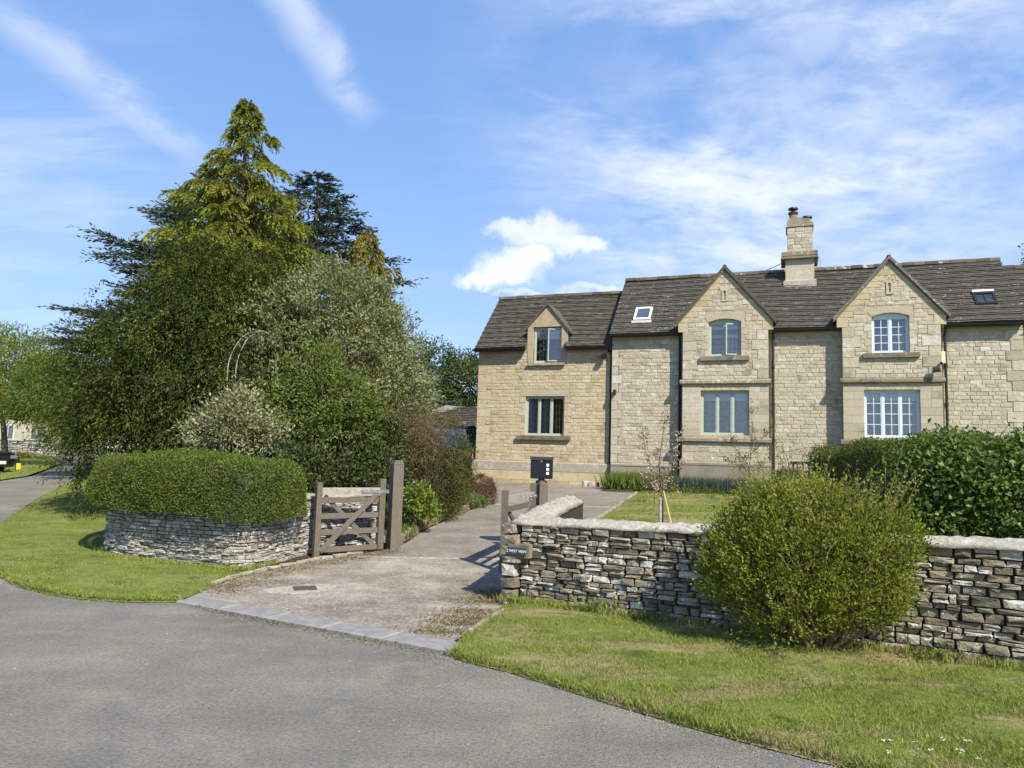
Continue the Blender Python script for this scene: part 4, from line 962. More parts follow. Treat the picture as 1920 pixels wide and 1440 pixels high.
# ---- the main house: two cottages under one roof, each with a gabled bay
def bay(par, off, uc, uw, mat, upbars, grbars, open_light, blinds, seed):
    random.seed(seed)
    half = uw / 2; a, b = uc - half, uc + half; yf = -0.55
    up = (uc - 0.48, uc + 0.48, 4.93, 6.09); gr = (uc - 0.71, uc + 0.71, 2.52, 3.88)
    apex = 7.62; kz = 5.72
    def edge(z): # gable half-width at height
        return half if z < kz else (half + 0.14 if z < 6.0 else max(0.0, (half + 0.14) * (apex - z) / (apex - 6.0)))
    mb = MB(off); wall_slab(mb, a, b, 0.7, 5.98, yf, yf + .30, [up, gr]); mb.box(a, a + .3, yf + .3, -0.2, .7, 5.9); mb.box(b - .3, b, yf + .3, -0.2, .7, 5.9)
    g0 = edge(6.0)
    mb.prism([(uc - g0, 5.98), (uc - up_w(uc, up), 5.98), (uc - up_w(uc, up), 6.09), (uc - edge(6.09), 6.09)], 1, yf, yf + .30) ; mb.prism([(uc + up_w(uc, up), 5.98), (uc + g0, 5.98), (uc + edge(6.09), 6.09), (uc + up_w(uc, up), 6.09)], 1, yf, yf + .30)
    mb.prism([(uc - edge(6.09), 6.09), (uc + edge(6.09), 6.09), (uc, apex)], 1, yf, yf + .30)
    mb.build('bay_wall', 'mortar', par)
    res = [up, gr]
    # arched head and dressed surround of the upper window
    sur = [(uc - 0.60, uc + 0.60, 6.0, 6.27)]; res += sur
    mb = MB(off); n = 14; hw = 0.48; arc = [(uc + hw * f, 6.09 - 0.10 * f * f) for f in np.linspace(-1, 1, n)]; out = [(uc + 0.60 * f, 6.27 - 0.13 * f * f) for f in np.linspace(1, -1, n)]
    mb.prism(arc + out, 1, yf - .010, yf + .16)
    mb.build('window_arch', 'dressed_stone', par)
    qs = []
    q0 = quoins(uc - 0.48, -1, 4.93, 5.99, yf, res, 0.20, 0.12, 0.21, 0.009) + quoins(uc + 0.48, 1, 4.93, 5.99, yf, res, 0.20, 0.12, 0.21, 0.009)
    qs += q0
    qs += quoins(a, 1, 4.22, 5.70, yf, res, 0.46, 0.32, 0.29, 0.015) + quoins(b, -1, 4.22, 5.70, yf, res, 0.46, 0.32, 0.29, 0.015)
    qs += quoins(a, 1, 1.72, 2.28, yf, res, 0.46, 0.32, 0.28, 0.012) + quoins(b, -1, 1.72, 2.28, yf, res, 0.46, 0.32, 0.28, 0.012)
    # stepped coping stones up both slopes of the gable
    z = 5.70; k = 0
    while z < 7.35:
        h = 0.17 if z > 5.9 else 0.29
        lo, hi = edge(z + (0.02 if z < 6 else 0)), edge(z + h)
        for sgn in (-1, 1):
            e0 = lo; e1 = hi; inn = max(0.02, min(lo, hi) - (0.30 if z < 6.9 else 0.22))
            P_ = [(uc + sgn * inn, z + .005), (uc + sgn * e0, z + .005), (uc + sgn * e1, z + h - .005), (uc + sgn * inn, z + h - .005)]
            m2 = MB(off); m2.cur = random.random(); m2.prism(P_, 1, yf - .010 - .003 * random.random(), yf + .1); m2.build('gable_stone', 'house_rubble', par)
            res.append((min(uc + sgn * inn, uc + sgn * e0) - .004, max(uc + sgn * inn, uc + sgn * e0) + .16, z, z + h) if sgn > 0 else (uc - e0 - .16, uc - inn + .004, z, z + h))
        z += h; k += 1
    # carved slit in the gable
    res.append((uc - .09, uc + .09, 6.62, 6.98)); mb = MB(off)
    for (p0, p1, q0_, q1_) in ((uc - .09, uc - .03, 6.62, 6.98), (uc + .03, uc + .09, 6.62, 6.98), (uc - .03, uc + .03, 6.62, 6.67), (uc - .03, uc + .03, 6.95, 6.98)): mb.box(p0, p1, yf - .03, yf + .05, q0_, q1_)
    sl = mb.build('carved_slit', 'dressed_stone', par)
    mb = MB(off); mb.box(uc - .03, uc + .03, yf + .001, yf + .02, 6.67, 6.95); mb.lathe([(0.045, 0), (0.045, .012)], (uc, yf - .005, 6.92), 8); mb.build('slit_dark_fill', 'wall_core', sl)  # solid dark fill, the shade inside the slit put in as colour
    sp = lambda z0_, z1_: [(uc - edge(max(z0_, z1_)), uc + edge(max(z0_, z1_)))]
    st = rubble(sp, 4.22, 7.45, res, yf, (0.10, 0.15), (0.15, 0.38)) + rubble(lambda p, q_: [(a, b)], 1.72, 2.28, res, yf, (0.12, 0.15), (0.25, 0.5))
    # smooth ashlar round the lower window
    ash = []; zc = 2.46
    for h in (0.23, 0.23, 0.23, 0.23, 0.23, 0.22, 0.20):
        hl = [gr]; ash += blocks(None, a, b, zc, zc + h, yf, (.3, .62), hl, 0.006); zc += h
    place_stones(par, 'ashlar_block', ash, SV_BLOCK, 'dressed_stone', off)
    # string course, sill band, sills, plinth
    for z0_, z1_, pr in ((4.06, 4.21, .09), (2.29, 2.45, .10)):
        mb = MB(off); mb.prism([(yf - pr, z0_ + .03), (yf - pr, z1_ - .045), (yf - .01, z1_), (yf + .1, z1_), (yf + .1, z0_), (yf - .03, z0_)], 0, a - pr * .8, b + pr * .8); mb.build('string_course', 'weathered_stone', par)
    mb = MB(off); mb.box(uc - .72, uc + .72, yf - .10, yf + .14, 4.775, 4.925, .012); mb.build('window_sill', 'weathered_stone', par)
    mb = MB(off); mb.box(a - .06, b + .06, yf - .06, yf, .7, 1.6); mb.box(a - .06, a, yf, -.26, .7, 1.6); mb.box(b, b + .06, yf, -.26, .7, 1.6); mb.prism([(yf - .075, 1.6), (yf - .075, 1.66), (yf, 1.72), (yf + .02, 1.72), (yf + .02, 1.6)], 0, a - .07, b + .07); mb.build('plinth', 'grey_plinth', par)
    window(par, off, *up, yf + .11, 2, mat, bars=upbars, arch=.10, open_light=open_light, blind=blinds[0], came=None if upbars else {0: (4, 6), 1: (3, 6)})
    window(par, off, *gr, yf + .13, 3, mat, bars=grbars, blind=blinds[1], came=None if grbars else {1: (4, 5)})
    # gable roof with stone verge
    mb = MB(off); e0 = half + 0.17; zt = 5.94
    for sgn in (-1, 1):
        mb.prism([(uc + sgn * (e0 + .06), zt - .05), (uc, apex + .02), (uc, apex + .11), (uc + sgn * (e0 + .07), zt + .035)], 1, yf - .10, 1.9)
    gr_ = mb.build('gable_roof', 'slate_stone', par)
    mb = MB(off)
    for sgn in (-1, 1): mb.prism([(uc + sgn * (e0 + .045), zt - .075), (uc, apex - .03), (uc, apex + .018), (uc + sgn * (e0 + .075), zt - .053)], 1, yf - .06, yf + .05)
    mb.build('verge', 'weathered_stone', gr_)
    for sgn in (-1, 1):
        st2 = []; L = math.hypot(e0 + .06, apex - zt + .05); n = int(L / .15); ang = math.atan2(apex + .11 - zt - .035, e0 + .07)
        V = []
        for i in range(n):
            f = (i + .5) / n; x = uc + sgn * (e0 + .07) * (1 - f); z = zt + .035 + (apex + .075 - zt) * f
            for j in range(9): st2.append((x, yf + .1 + j * .26 + random.uniform(-.05, .05) * (j > 0), z + .02, .22, .035, .27, 0, (-ang if sgn < 0 else ang) + random.uniform(-.05, .05)))
        place_stones(gr_, 'slate', st2, SV_BLOCK, 'slate_stone', off, 0, 'slates')
    # little white cap at the apex
    mb = MB(off); mb.box(uc - .05, uc + .05, yf - .09, yf + .2, apex + .105, apex + .16, .02); mb.build('apex_stone', 'mortar_cap', par)
    return st, qs
def up_w(uc, up): return up[1] - uc

def cottage(name, label, ua, ub, uc, mat, upbars, grbars, open_light, blinds, seed, segs, qedge):
    th, off = hthing(name, label, 'house', ua, -0.2, 0.8)
    st, qs = bay(th, off, uc, 2.52, mat, upbars, grbars, open_light, blinds, seed)
    place_stones(th, 'quoin', qs, SV_BLOCK, 'old_rubble', off)
    mb = MB(off); y0 = -0.2
    mb.box(ua, ub, y0, y0 + .3, .7, 5.78); mb.box(ua, ub, 3.9, 4.2, .7, 5.6)
    mb.build('wall', 'mortar', th)
    if qedge is None:
        mb = MB(off); mb.prism([(-0.2, .7), (4.2, .7), (4.2, 5.6), (2.0, 7.85), (-0.2, 5.7)], 0, ua - .002, ua + .28); mb.build('gable_wall', 'old_rubble', th)
    res = []; sst = list(st)
    allq = []
    if qedge is not None: allq += quoins(qedge, -1, 1.6, 5.55, y0, res, 0.44, 0.30, 0.29, 0.018)
    else: allq += quoins(ua, 1, 1.6, 5.55, y0, res, 0.34, 0.22, 0.29, 0.008)
    place_stones(th, 'corner_stone', allq, SV_BLOCK, 'old_rubble', off)
    for a, b in segs: sst += rubble(lambda p, q_: [(a, b)], 1.60, 5.55, res, y0, (0.09, 0.135), (0.14, 0.33))
    place_stones(th, 'stone', sst, SV_HOUSE, 'old_rubble', off, 300, 'small_stones')
    for a, b in segs:
        mb = MB(off); mb.box(a, b, y0 - .012, y0 + .02, 5.56, 5.74); mb.build('wall_plate', 'dressed_stone', th)
        mb = MB(off); mb.box(a, b, y0 - .07, y0, .7, 1.5); mb.prism([(y0 - .085, 1.5), (y0 - .085, 1.545), (y0, 1.6), (y0 + .02, 1.6), (y0 + .02, 1.5)], 0, a, b); mb.build('plinth', 'grey_plinth', th)
    rb = ub + (0.02 if qedge is not None else 0)
    mb = MB(off); mb.prism([(-0.36, 5.74), (2.0, 8.05), (4.36, 5.74), (4.36, 5.64), (2.0, 7.95), (-0.36, 5.64)], 0, ua - .04 if qedge is None else ua, rb); rf = mb.build('roof', 'slate_stone', th)
    clip = lambda u, y, z: abs(u - uc) < 1.30 and z < 7.60 - abs(u - uc) * 1.19
    slates(rf, off, ua - .06 if qedge is None else ua, rb, -0.38, 5.75, 2.0, 8.07, 'slate_stone', clip=clip)
    ridge_tiles(th, off, ua - .05, rb, 2.0, 8.07)
    return th, off
left, lo_ = cottage('stone_cottage', 'stone cottage with sage green windows in a gabled bay and a chimney', 4.80, 10.64, 8.37, 'sage_paint', None, None, 1, ([.42, .42], [.26, .26, .26]), 21, [(4.83, 7.11), (9.63, 11.66)], None)
right, ro_ = cottage('stone_cottage', 'stone cottage with pale blue barred windows behind the right hedge', 10.64, 16.22, 12.92, 'white_paint', (2, 4), (2, 4), None, (None, [.26, .26, .26]), 22, [(14.18, 16.22)], 16.22)
random.seed(77)
gutter(left, lo_, 4.78, 6.96, -0.45, 5.71); gutter(left, lo_, 9.80, 11.50, -0.45, 5.71); gutter(right, ro_, 14.35, 16.22, -0.45, 5.71)
downpipe(left, lo_, 6.99, -0.29, 0.9, 5.55); downpipe(left, lo_, 9.76, -0.29, 0.9, 5.55); downpipe(right, ro_, 14.32, -0.29, 0.9, 5.55)
def skylight(par, off, u0, u1, z0, z1, mat, bars):
    f = lambda z, h: (-.36 + (z - 5.74) * 2.36 / 2.31 - h * .70, z + h * .71)
    mb = MB(off)
    def slabq(a, b, za, zb, h0, h1):
        p = [f(za, h0), f(za, h1), f(zb, h1), f(zb, h0)]; mb.prism(p, 0, a, b)
    e = .06
    slabq(u0, u0 + e, z0, z1, -.02, .10); slabq(u1 - e, u1, z0, z1, -.02, .10); slabq(u0 + e, u1 - e, z0, z0 + e, -.02, .098); slabq(u0 + e, u1 - e, z1 - e, z1, -.02, .105)
    if bars: slabq((u0 + u1) / 2 - .012, (u0 + u1) / 2 + .012, z0 + e, z1 - e, -.01, .092)
    w_ = mb.build('skylight', mat, par)
    mb = MB(off); p0, p1 = f(z0 + e, .08), f(z1 - e, .08); mb.add([(u0 + e, *p0), (u1 - e, *p0), (u1 - e, *p1), (u0 + e, *p1)], [(0, 1, 2, 3)]); mb.build('pane', 'window_glass', w_, fix=False)
    mb = MB(off); p0, p1 = f(z0 + e, .045), f(z1 - e, .045); mb.add([(u0 + e, *p0), (u1 - e, *p0), (u1 - e, *p1), (u0 + e, *p1)], [(0, 1, 2, 3)]); mb.build('room', 'room_dark', w_, fix=False)  # flat dark sheet under the pane, the unlit room put in as colour
    mb = MB(off); slabq(u0 - .05, u1 + .05, z0 - .10, z0, -.01, .055); mb.build('flashing', 'lead_flashing', w_)
    if bars: mb = MB(off); slabq(u0, u1, z1 - .01, z1 + .05, .0, .14); mb.build('blind_box', 'white_plastic', w_)
skylight(left, lo_, 5.42, 5.97, 6.22, 6.72, 'white_plastic', False); skylight(right, ro_, 15.20, 15.74, 6.32, 6.74, 'black_iron', True)
# chimney straddling the ridge
mb = MB(lo_); mb.box(10.12, 10.99, 1.42, 2.38, 7.3, 8.33); ch = mb.build('chimney', 'dressed_stone', left)
mb = MB(lo_); mb.box(9.98, 11.12, 1.28, 2.52, 8.33, 8.40, .01); mb.box(10.0, 11.10, 1.30, 2.50, 8.40, 8.58, .03); mb.build('cornice', 'weathered_stone', ch)
mb = MB(lo_); mb.box(10.18, 10.95, 1.47, 2.33, 8.58, 9.44); mb.build('stack', 'mortar', ch)
mb = MB(lo_); mb.box(10.14, 10.99, 1.43, 2.37, 9.42, 9.50, .01); mb.prism([(10.15, 9.50), (10.98, 9.50), (10.90, 9.66), (10.62, 9.72), (10.30, 9.76), (10.20, 9.66)], 1, 1.46, 2.34); mb.build('flaunching', 'weathered_stone', ch)
mb = MB(lo_); mb.box(10.06, 11.05, 1.30, 1.42, 7.36, 7.62, .02); mb.build('flashing', 'mortar_cap', ch)
st = rubble(lambda p, q_: [(10.175, 10.955)], 8.58, 9.42, [], 1.47, (.09, .13), (.14, .3)); place_stones(left, 'chimney_stone', st, SV_HOUSE, 'old_rubble', lo_)
mb = MB(lo_); mb.lathe([(.13, 0), (.125, .05), (.115, .25), (.135, .27), (.135, .31)], (10.37, 1.9, 9.72), 12); pt_ = mb.build('chimney_pot', 'terracotta', ch)
mb = MB(lo_); mb.lathe([(.155, 9.99), (.155, 10.05)], (10.37, 1.9, 0), 12); mb.lathe([(.16, 10.15), (.15, 10.20), (.05, 10.23)], (10.37, 1.9, 0), 12); mb.tube([(10.37, 1.9, 10.0), (10.37, 1.9, 10.2)], .05, 6); mb.build('cowl', 'black_iron', ch)
mb = MB(lo_); mb.lathe([(.165, 9.82), (.155, 9.87), (.05, 9.90)], (10.80, 1.9, 0), 12); mb.build('cowl', 'black_iron', ch)
mb = MB(lo_); mb.lathe([(.10, 9.6), (.10, 9.83)], (10.80, 1.9, 0), 12); mb.build('flue', 'galvanised', ch)
mb = MB(lo_); mb.tube([(11.22, 2.0, 7.95), (11.22, 2.0, 8.52)], .016, 5); mb.tube([(9.4, 2.0, 8.12), (10.02, 2.0, 8.38)], .012, 4); mb.build('aerial', 'galvanised', left)

# ---- small fittings on the front
def fit(name, label, cat, u, y, z):
    return hthing(name, label, cat, u, y, z)
def floodlight(label, u, y, z):
    th, off = fit('floodlight', label, 'outdoor light', u, y, z)
    mb = MB(off); mb.box(u - .035, u + .035, y - .06, y, z - .03, z + .05, .008); mb.tube([(u, y - .05, z), (u, y - .14, z + .02)], .014, 6); mb.build('bracket', 'black_iron', th)
    mb = MB(off); mb.prism([(y - .12, z - .02), (y - .26, z - .09), (y - .27, z - .02), (y - .13, z + .07)], 0, u - .09, u + .09); mb.build('head', 'black_iron', th)
    mb = MB(off); mb.tube([(u + .14, y - .04, z + .20), (u + .14, y - .10, z + .17)], .035, 8); mb.build('sensor', 'black_iron', th)
floodlight('small black floodlight under the wing eaves beside the corner downpipe', 4.52, 0.0, 5.05)
floodlight('dark floodlight above the string course of the right bay', 14.02, -0.55, 4.42)
th, off = fit('wall_lamp', 'small black wall lamp on the cottage corner right of the wing', 'wall lamp', 4.92, -0.2, 3.85)
mb = MB(off); mb.lathe([(.02, -.10), (.05, -.06), (.055, .06), (.02, .10)], (4.92, -.29, 3.85), 8); mb.build('lantern', 'black_iron', th); mb = MB(off); mb.box(4.905, 4.935, -.27, -.2, 3.88, 3.92); mb.build('bracket', 'black_iron', th)
th, off = fit('alarm_box', 'cream alarm box high on the wall beside the right bay', 'alarm box', 14.24, -0.3, 4.75)
mb = MB(off); mb.box(14.20, 14.30, -.42, -.33, 4.62, 4.96, .015); mb.build('cover', 'cream_box', th); mb = MB(off); mb.box(14.21, 14.29, -.33, -.2, 4.66, 4.92); mb.build('back_plate', 'white_plastic', th)

# ---- wing on the far right, mostly out of frame
rw, rwo = hthing('house_wing', 'set back right-hand wing under a darker lower roof at the picture edge', 'house wing', 16.25, 0.0, 0.85)
mb = MB(rwo); mb.box(16.23, 21.5, 0.0, .3, .7, 5.62); mb.box(21.2, 21.5, .3, 4, .7, 5.62); mb.build('wall', 'mortar', rw)
st = rubble(lambda p, q_: [(16.25, 21.5)], 1.5, 5.55, [], 0.0); place_stones(rw, 'stone', st, SV_HOUSE, 'old_rubble', rwo, 300, 'small_stones')
mb = MB(rwo); mb.prism([(-0.20, 5.62), (2.0, 7.78), (4.2, 5.62), (4.2, 5.5), (2.0, 7.66), (-0.2, 5.5)], 0, 16.24, 21.6); rf = mb.build('roof', 'slate_stone', rw)
slates(rf, rwo, 16.24, 21.6, -0.22, 5.63, 2.0, 7.80, 'slate_stone'); ridge_tiles(rw, rwo, 16.26, 21.6, 2.0, 7.80); gutter(rw, rwo, 16.3, 21.6, -.3, 5.6)

# ================================================================ DRY STONE WALLS, HEDGES, GATES
def path_frames(path):
    path = np.array(path, float); seg = np.linalg.norm(np.diff(path, axis=0), axis=1); S = np.concatenate([[0], np.cumsum(seg)])
    def at(s):
        s = min(max(s, 0), S[-1]); x, y = np.interp(s, S, path[:, 0]), np.interp(s, S, path[:, 1]); e = 0.06
        a, b = max(0, s - e), min(S[-1], s + e); tx, ty = np.interp(b, S, path[:, 0]) - np.interp(a, S, path[:, 0]), np.interp(b, S, path[:, 1]) - np.interp(a, S, path[:, 1]); l = math.hypot(tx, ty)
        return x, y, tx / l, ty / l
    return at, S[-1]
def drystone(par, off, path, ztop, ncourse, lr, mat, thick, nmax=300, hvar=0.45, deep=0.13, name='stone', split=0.2, base_big=0.25, gap=0.003, rest=None, vis=None):
    """irregular courses of stone laid along a path; the outer face is on the right-hand side of the path direction"""
    at, L = path_frames(path); hs = np.array([1 + base_big * (1 - i / ncourse) + random.uniform(-hvar, hvar) for i in range(ncourse)]); cum = np.concatenate([[0], np.cumsum(hs)]) / hs.sum()
    st = []
    def put(sa, sb, fa, fb):
        sm = (sa + sb) / 2; x, y, tx, ty = at(sm); zb = float(terr(x, y)) - 0.05; zt = ztop(sm / L); z0, z1 = zb + (zt - zb) * fa, zb + (zt - zb) * fb
        x0, y0, _, _ = at(sa); x1, y1, _, _ = at(sb); ln = math.hypot(x1 - x0, y1 - y0)
        pr = random.gauss(0, 0.014); nx, ny = ty, -tx; d = deep * 0.5 - pr
        st.append((x - nx * d, y - ny * d, (z0 + z1) / 2, ln - gap, (z1 - z0) - gap * .9, deep, math.atan2(ty, tx), random.gauss(0, 0.022)))
    for i in range(ncourse):
        s = -random.random() * 0.05
        wob = random.uniform(-.15, .15)
        while s < L - 0.02:
            l = random.uniform(*lr) * (1.25 if i < 3 else 1.0); l = max(0.05, min(l, L - s)); a, b = max(0, s), min(L, s + l)
            if L - b < lr[0] * .5: b = L
            dfa = (cum[i + 1] - cum[i]); ja, jb = 0, 0
            r_ = random.random()
            if r_ < split: m_ = random.uniform(.4, .62); put(a, b, cum[i], cum[i] + dfa * m_); put(a, b, cum[i] + dfa * m_, cum[i + 1])
            elif r_ < split + 0.05 and b - a > .14: m_ = a + (b - a) * random.uniform(.35, .65); put(a, m_, cum[i], cum[i + 1]); put(m_, b, cum[i], cum[i] + dfa * .55); put(m_, b, cum[i] + dfa * .55, cum[i + 1])
            else: put(a, b, cum[i], cum[i + 1])
            s = b
            if b >= L: break
    place_stones(par, name, st, SV_DRY, mat, off, nmax, rest or 'small_stones', (lambda q: q[3] * q[4] * (vis(q) if vis else 1)))
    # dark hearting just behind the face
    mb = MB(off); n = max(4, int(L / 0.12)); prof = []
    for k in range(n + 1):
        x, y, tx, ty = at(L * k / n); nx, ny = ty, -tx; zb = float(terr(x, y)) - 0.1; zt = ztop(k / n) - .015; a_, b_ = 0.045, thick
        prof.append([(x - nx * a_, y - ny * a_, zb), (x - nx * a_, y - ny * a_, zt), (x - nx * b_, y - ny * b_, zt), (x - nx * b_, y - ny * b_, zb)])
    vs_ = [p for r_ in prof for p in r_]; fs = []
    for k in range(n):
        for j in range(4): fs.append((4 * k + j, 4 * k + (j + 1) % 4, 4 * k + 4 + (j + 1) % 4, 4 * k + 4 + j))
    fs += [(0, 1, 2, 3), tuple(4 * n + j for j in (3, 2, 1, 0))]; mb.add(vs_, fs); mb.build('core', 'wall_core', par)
def capping(par, off, path, ztop, over_out, width, h, mat, seed=0, name='coping', wav=0.012):
    """rounded mortar capping run along the top of the wall"""
    at, L = path_frames(path); n = max(6, int(L / 0.06)); m_ = 11; g = np.random.default_rng(seed); vs_ = []
    ph = g.random(6) * 6.28
    for k in range(n + 1):
        s = L * k / n; x, y, tx, ty = at(s); nx, ny = ty, -tx; zt = ztop(k / n)
        for j in range(m_):
            f = j / (m_ - 1); o = over_out - width * f; prof = (1 - abs(2 * f - 1) ** 2.6) ** 0.5 if 0 < f < 1 else 0
            dz = h * prof + wav * (math.sin(s * 7 + ph[0] + j) + math.sin(s * 17 + ph[1] - j * 2) * .6 + g.normal() * .35) * (0.3 + prof)
            if k in (0, n): dz *= 0.55
            o += wav * 0.9 * math.sin(s * 11 + ph[2]) * (f < .2)
            vs_.append((x + nx * o, y + ny * o, zt + dz - 0.012))
    fs = [(k * m_ + j, (k + 1) * m_ + j, (k + 1) * m_ + j + 1, k * m_ + j + 1) for k in range(n) for j in range(m_ - 1)]
    fs += [(k * m_ + m_ - 1, (k + 1) * m_ + m_ - 1, (k + 1) * m_, k * m_) for k in range(n)] + [tuple(range(m_)), tuple(range(n * m_ + m_ - 1, n * m_ - 1, -1))]
    mb = MB(off); mb.add(vs_, fs); return mb.build(name, mat, par, smooth=True)

random.seed(31)
# right-hand roadside wall: the path runs left to right so its face looks at the road
RW = smooth_path([(0.02, 8.50), (1.37, 7.77), (3.0, 6.86), (4.2, 6.17), (5.4, 5.48), (6.6, 4.85)], 0.15)
rwall = thing('drystone_wall', 'dark lichened dry stone wall with pale mortar capping right of the drive', 'stone wall', (0.05, 8.5, 0.0)); rwo_ = (0.05, 8.5, 0.0)
ztr = lambda f: 0.885 + 0.17 * f
def vis_r(q): return 1.6 if (q[0] < 1.9) else (0.35 if (q[0] < 3.4) else (1.3 if q[0] < 4.5 else 0.02))
drystone(rwall, rwo_, RW[1:], ztr, 16, (0.09, 0.24), 'dry_stone', 0.42, 300, vis=vis_r, hvar=.5, split=.32)
qb = []; h0 = -0.03
for i, (h, l) in enumerate(((0.10, 0.13), (0.115, 0.17), (0.125, 0.20), (0.15, 0.17), (0.085, 0.26), (0.11, 0.15), (0.12, 0.19), (0.115, 0.15))):
    qb.append((0.012 + l * .437 - .07 * .485 , 8.50 - l * .242 + .065 * .874 - .03 , h0 + h / 2, l, h - .008, 0.19, -0.507, 0)); h0 += h
place_stones(rwall, 'end_stone', qb, SV_DRY, 'dry_stone', rwo_)
capping(rwall, rwo_, RW, ztr, 0.03, 0.46, 0.065, 'mortar_cap', 3)
# its return beside the gate
RT = smooth_path([(0.78, 11.9), (0.40, 10.4), (0.04, 8.62)], 0.15)
ztr2 = lambda f: 0.96 - 0.075 * f
drystone(rwall, rwo_, RT, ztr2, 13, (0.12, 0.3), 'dry_stone', 0.40, 0, rest='return_stones')
mb = MB(rwo_)
capping(rwall, rwo_, RT, ztr2, -0.02, 0.40, 0.10, 'mortar_cap', 8, 'return_coping', 0.014)
# house name on a slate let into the wall end
sg = thing('name_sign', 'small slate house name sign reading 2 WEST VIEW on the wall end', 'house sign', (0.135, 8.355, 0.60), math.atan2(-0.485, 0.875))
mb = MB(); mb.box(-0.125, 0.135, -0.03, 0.06, -0.075, 0.075, .008); mb.build('sign_stone', 'weathered_stone', sg)
mb = MB(); mb.box(-0.125, 0.10, -0.046, -0.03, -0.042, 0.040, .003); mb.build('slate_plate', 'slate_sign', sg)
fc = bpy.data.curves.new('lettering', 'FONT'); fc.body = '2 WEST VIEW'; fc.size = 0.041; fc.extrude = 0.0012; fc.align_x = 'CENTER'; fc.align_y = 'CENTER'; fc.space_character = 1.0
tmp = bpy.data.objects.new('tmp', fc); COL.objects.link(tmp); bpy.context.view_layer.update()
me = bpy.data.meshes.new_from_object(tmp.evaluated_get(bpy.context.evaluated_depsgraph_get())); bpy.data.objects.remove(tmp)
me.name = 'lettering'; me.materials.clear(); me.materials.append(MATS['white_letter']); me.transform(Matrix.Translation((-0.012, -0.0475, 0)) @ Matrix.Rotation(R(90), 4, 'X')); o = bpy.data.objects.new('lettering', me); link(o, sg)

# left-hand curved wall under the box hedge
LW_PTS = [(-6.75, 17.0), (-6.45, 14.6), (-6.30, 12.9), (-6.0, 11.35), (-5.33, 10.72), (-4.78, 10.48), (-3.96, 10.12), (-3.54, 10.04), (-3.34, 10.26), (-3.18, 10.85), (-3.02, 11.40), (-2.68, 11.95), (-2.15, 12.55)]
LW = smooth_path(LW_PTS, 0.12)
lwall = thing('drystone_wall', 'pale curved dry stone wall below the clipped hedge left of the drive', 'stone wall', (-4.8, 10.5, 0.0)); lwo = (-4.8, 10.5, 0.0)
ztl = lambda f: 0.78 + 0.10 * max(0, (f - .35) / .65) ** 1 + (0.06 if f > .8 else 0)
def vis_l(q): return 1.0 if (q[1] < 11.6 and q[0] < -3.3) else (1.5 if q[0] >= -3.4 else 0.05)
drystone(lwall, lwo, LW, ztl, 19, (0.07, 0.22), 'pale_dry_stone', 0.40, 300, vis=vis_l)
capping(lwall, lwo, LW[int(len(LW) * .76):], lambda f: ztl(.76 + .24 * f) , 0.03, 0.44, 0.055, 'mortar_cap', 12)

# clipped box hedge filling the inside of the curve
hp = np.array([p for p in LW if p[1] < 15.2 and not (p[0] > -3.42 and p[1] > 10.05)]); at, L = path_frames(hp)
outl = []
for k in range(60):
    x, y, tx, ty = at(L * k / 59); o_ = 0.30 + 0.03 * math.sin(k * .5); outl.append((x + ty * o_, y - tx * o_))
outl += [(-3.04, 10.22), (-2.92, 10.75), (-3.06, 11.3), (-3.6, 12.1), (-4.1, 12.9), (-4.7, 14.2), (-5.4, 15.0)]
outl = np.array(outl); HO = (-4.9, 11.5, 0.7)
hedge = thing('box_hedge', 'low rounded clipped hedge on top of the curved pale stone wall', 'hedge', HO)
def hedge_low(x, y):   # the skirt hangs lower towards the gate
    return 0.76 - 0.07 * np.clip((x + 4.2) / 0.8, 0, 1) + 0.025 * np.sin(x * 4.1)
def hedge_z(x, y, d):
    t_ = np.clip(d / 0.26, 0, 1); f = (1 - (1 - t_) ** 2.6) ** (1 / 2.6); lo_z = hedge_low(x, y)
    return lo_z + (1.43 + 0.09 * np.clip(d / 1.1, 0, 1) + 0.02 * np.sin(x * 3.1 + y * 2) - lo_z) * f
hpoly = dens(list(map(tuple, outl)), .12)
gx_, gy_ = np.meshgrid(np.arange(outl[:, 0].min(), outl[:, 0].max(), .1), np.arange(outl[:, 1].min(), outl[:, 1].max(), .1)); gx_, gy_ = gx_.ravel(), gy_.ravel(); k = inside(hpoly, gx_, gy_); gx_, gy_ = gx_[k], gy_[k]; dd = edge_dist(hpoly, gx_, gy_); k = dd > .03; gx_, gy_, dd = gx_[k], gy_[k], dd[k]
v2, e2, f2, _, _, _ = delaunay_2d_cdt([Vector(p) for p in hpoly] + [Vector(p) for p in zip(gx_, gy_)], [(i, (i + 1) % len(hpoly)) for i in range(len(hpoly))], [], 1, 1e-4)
v = np.array([(p.x, p.y) for p in v2]); d = edge_dist(hpoly, v[:, 0], v[:, 1]); cen = v.mean(0); vi = v + (cen - v) / np.linalg.norm(cen - v, axis=1, keepdims=True) * .13
mb = MB(HO); mb.add(np.column_stack([vi, hedge_z(v[:, 0], v[:, 1], d) - .07 + .06 * (d < .001)]), [tuple(f) for f in f2]); mb.build('twigs', 'leaf_dark', hedge)  # solid dark core added inside so no gaps show between the leaves
n1, n2 = 62000, 36000
bi = rng.integers(0, len(hpoly), n1); bt = rng.random(n1)[:, None]; p0 = hpoly[bi] * (1 - bt) + hpoly[(bi + 1) % len(hpoly)] * bt; tg = hpoly[(bi + 1) % len(hpoly)] - hpoly[bi]; tg /= np.linalg.norm(tg, axis=1, keepdims=True) + 1e-9; nrm = np.column_stack([tg[:, 1], -tg[:, 0], np.zeros(n1)])
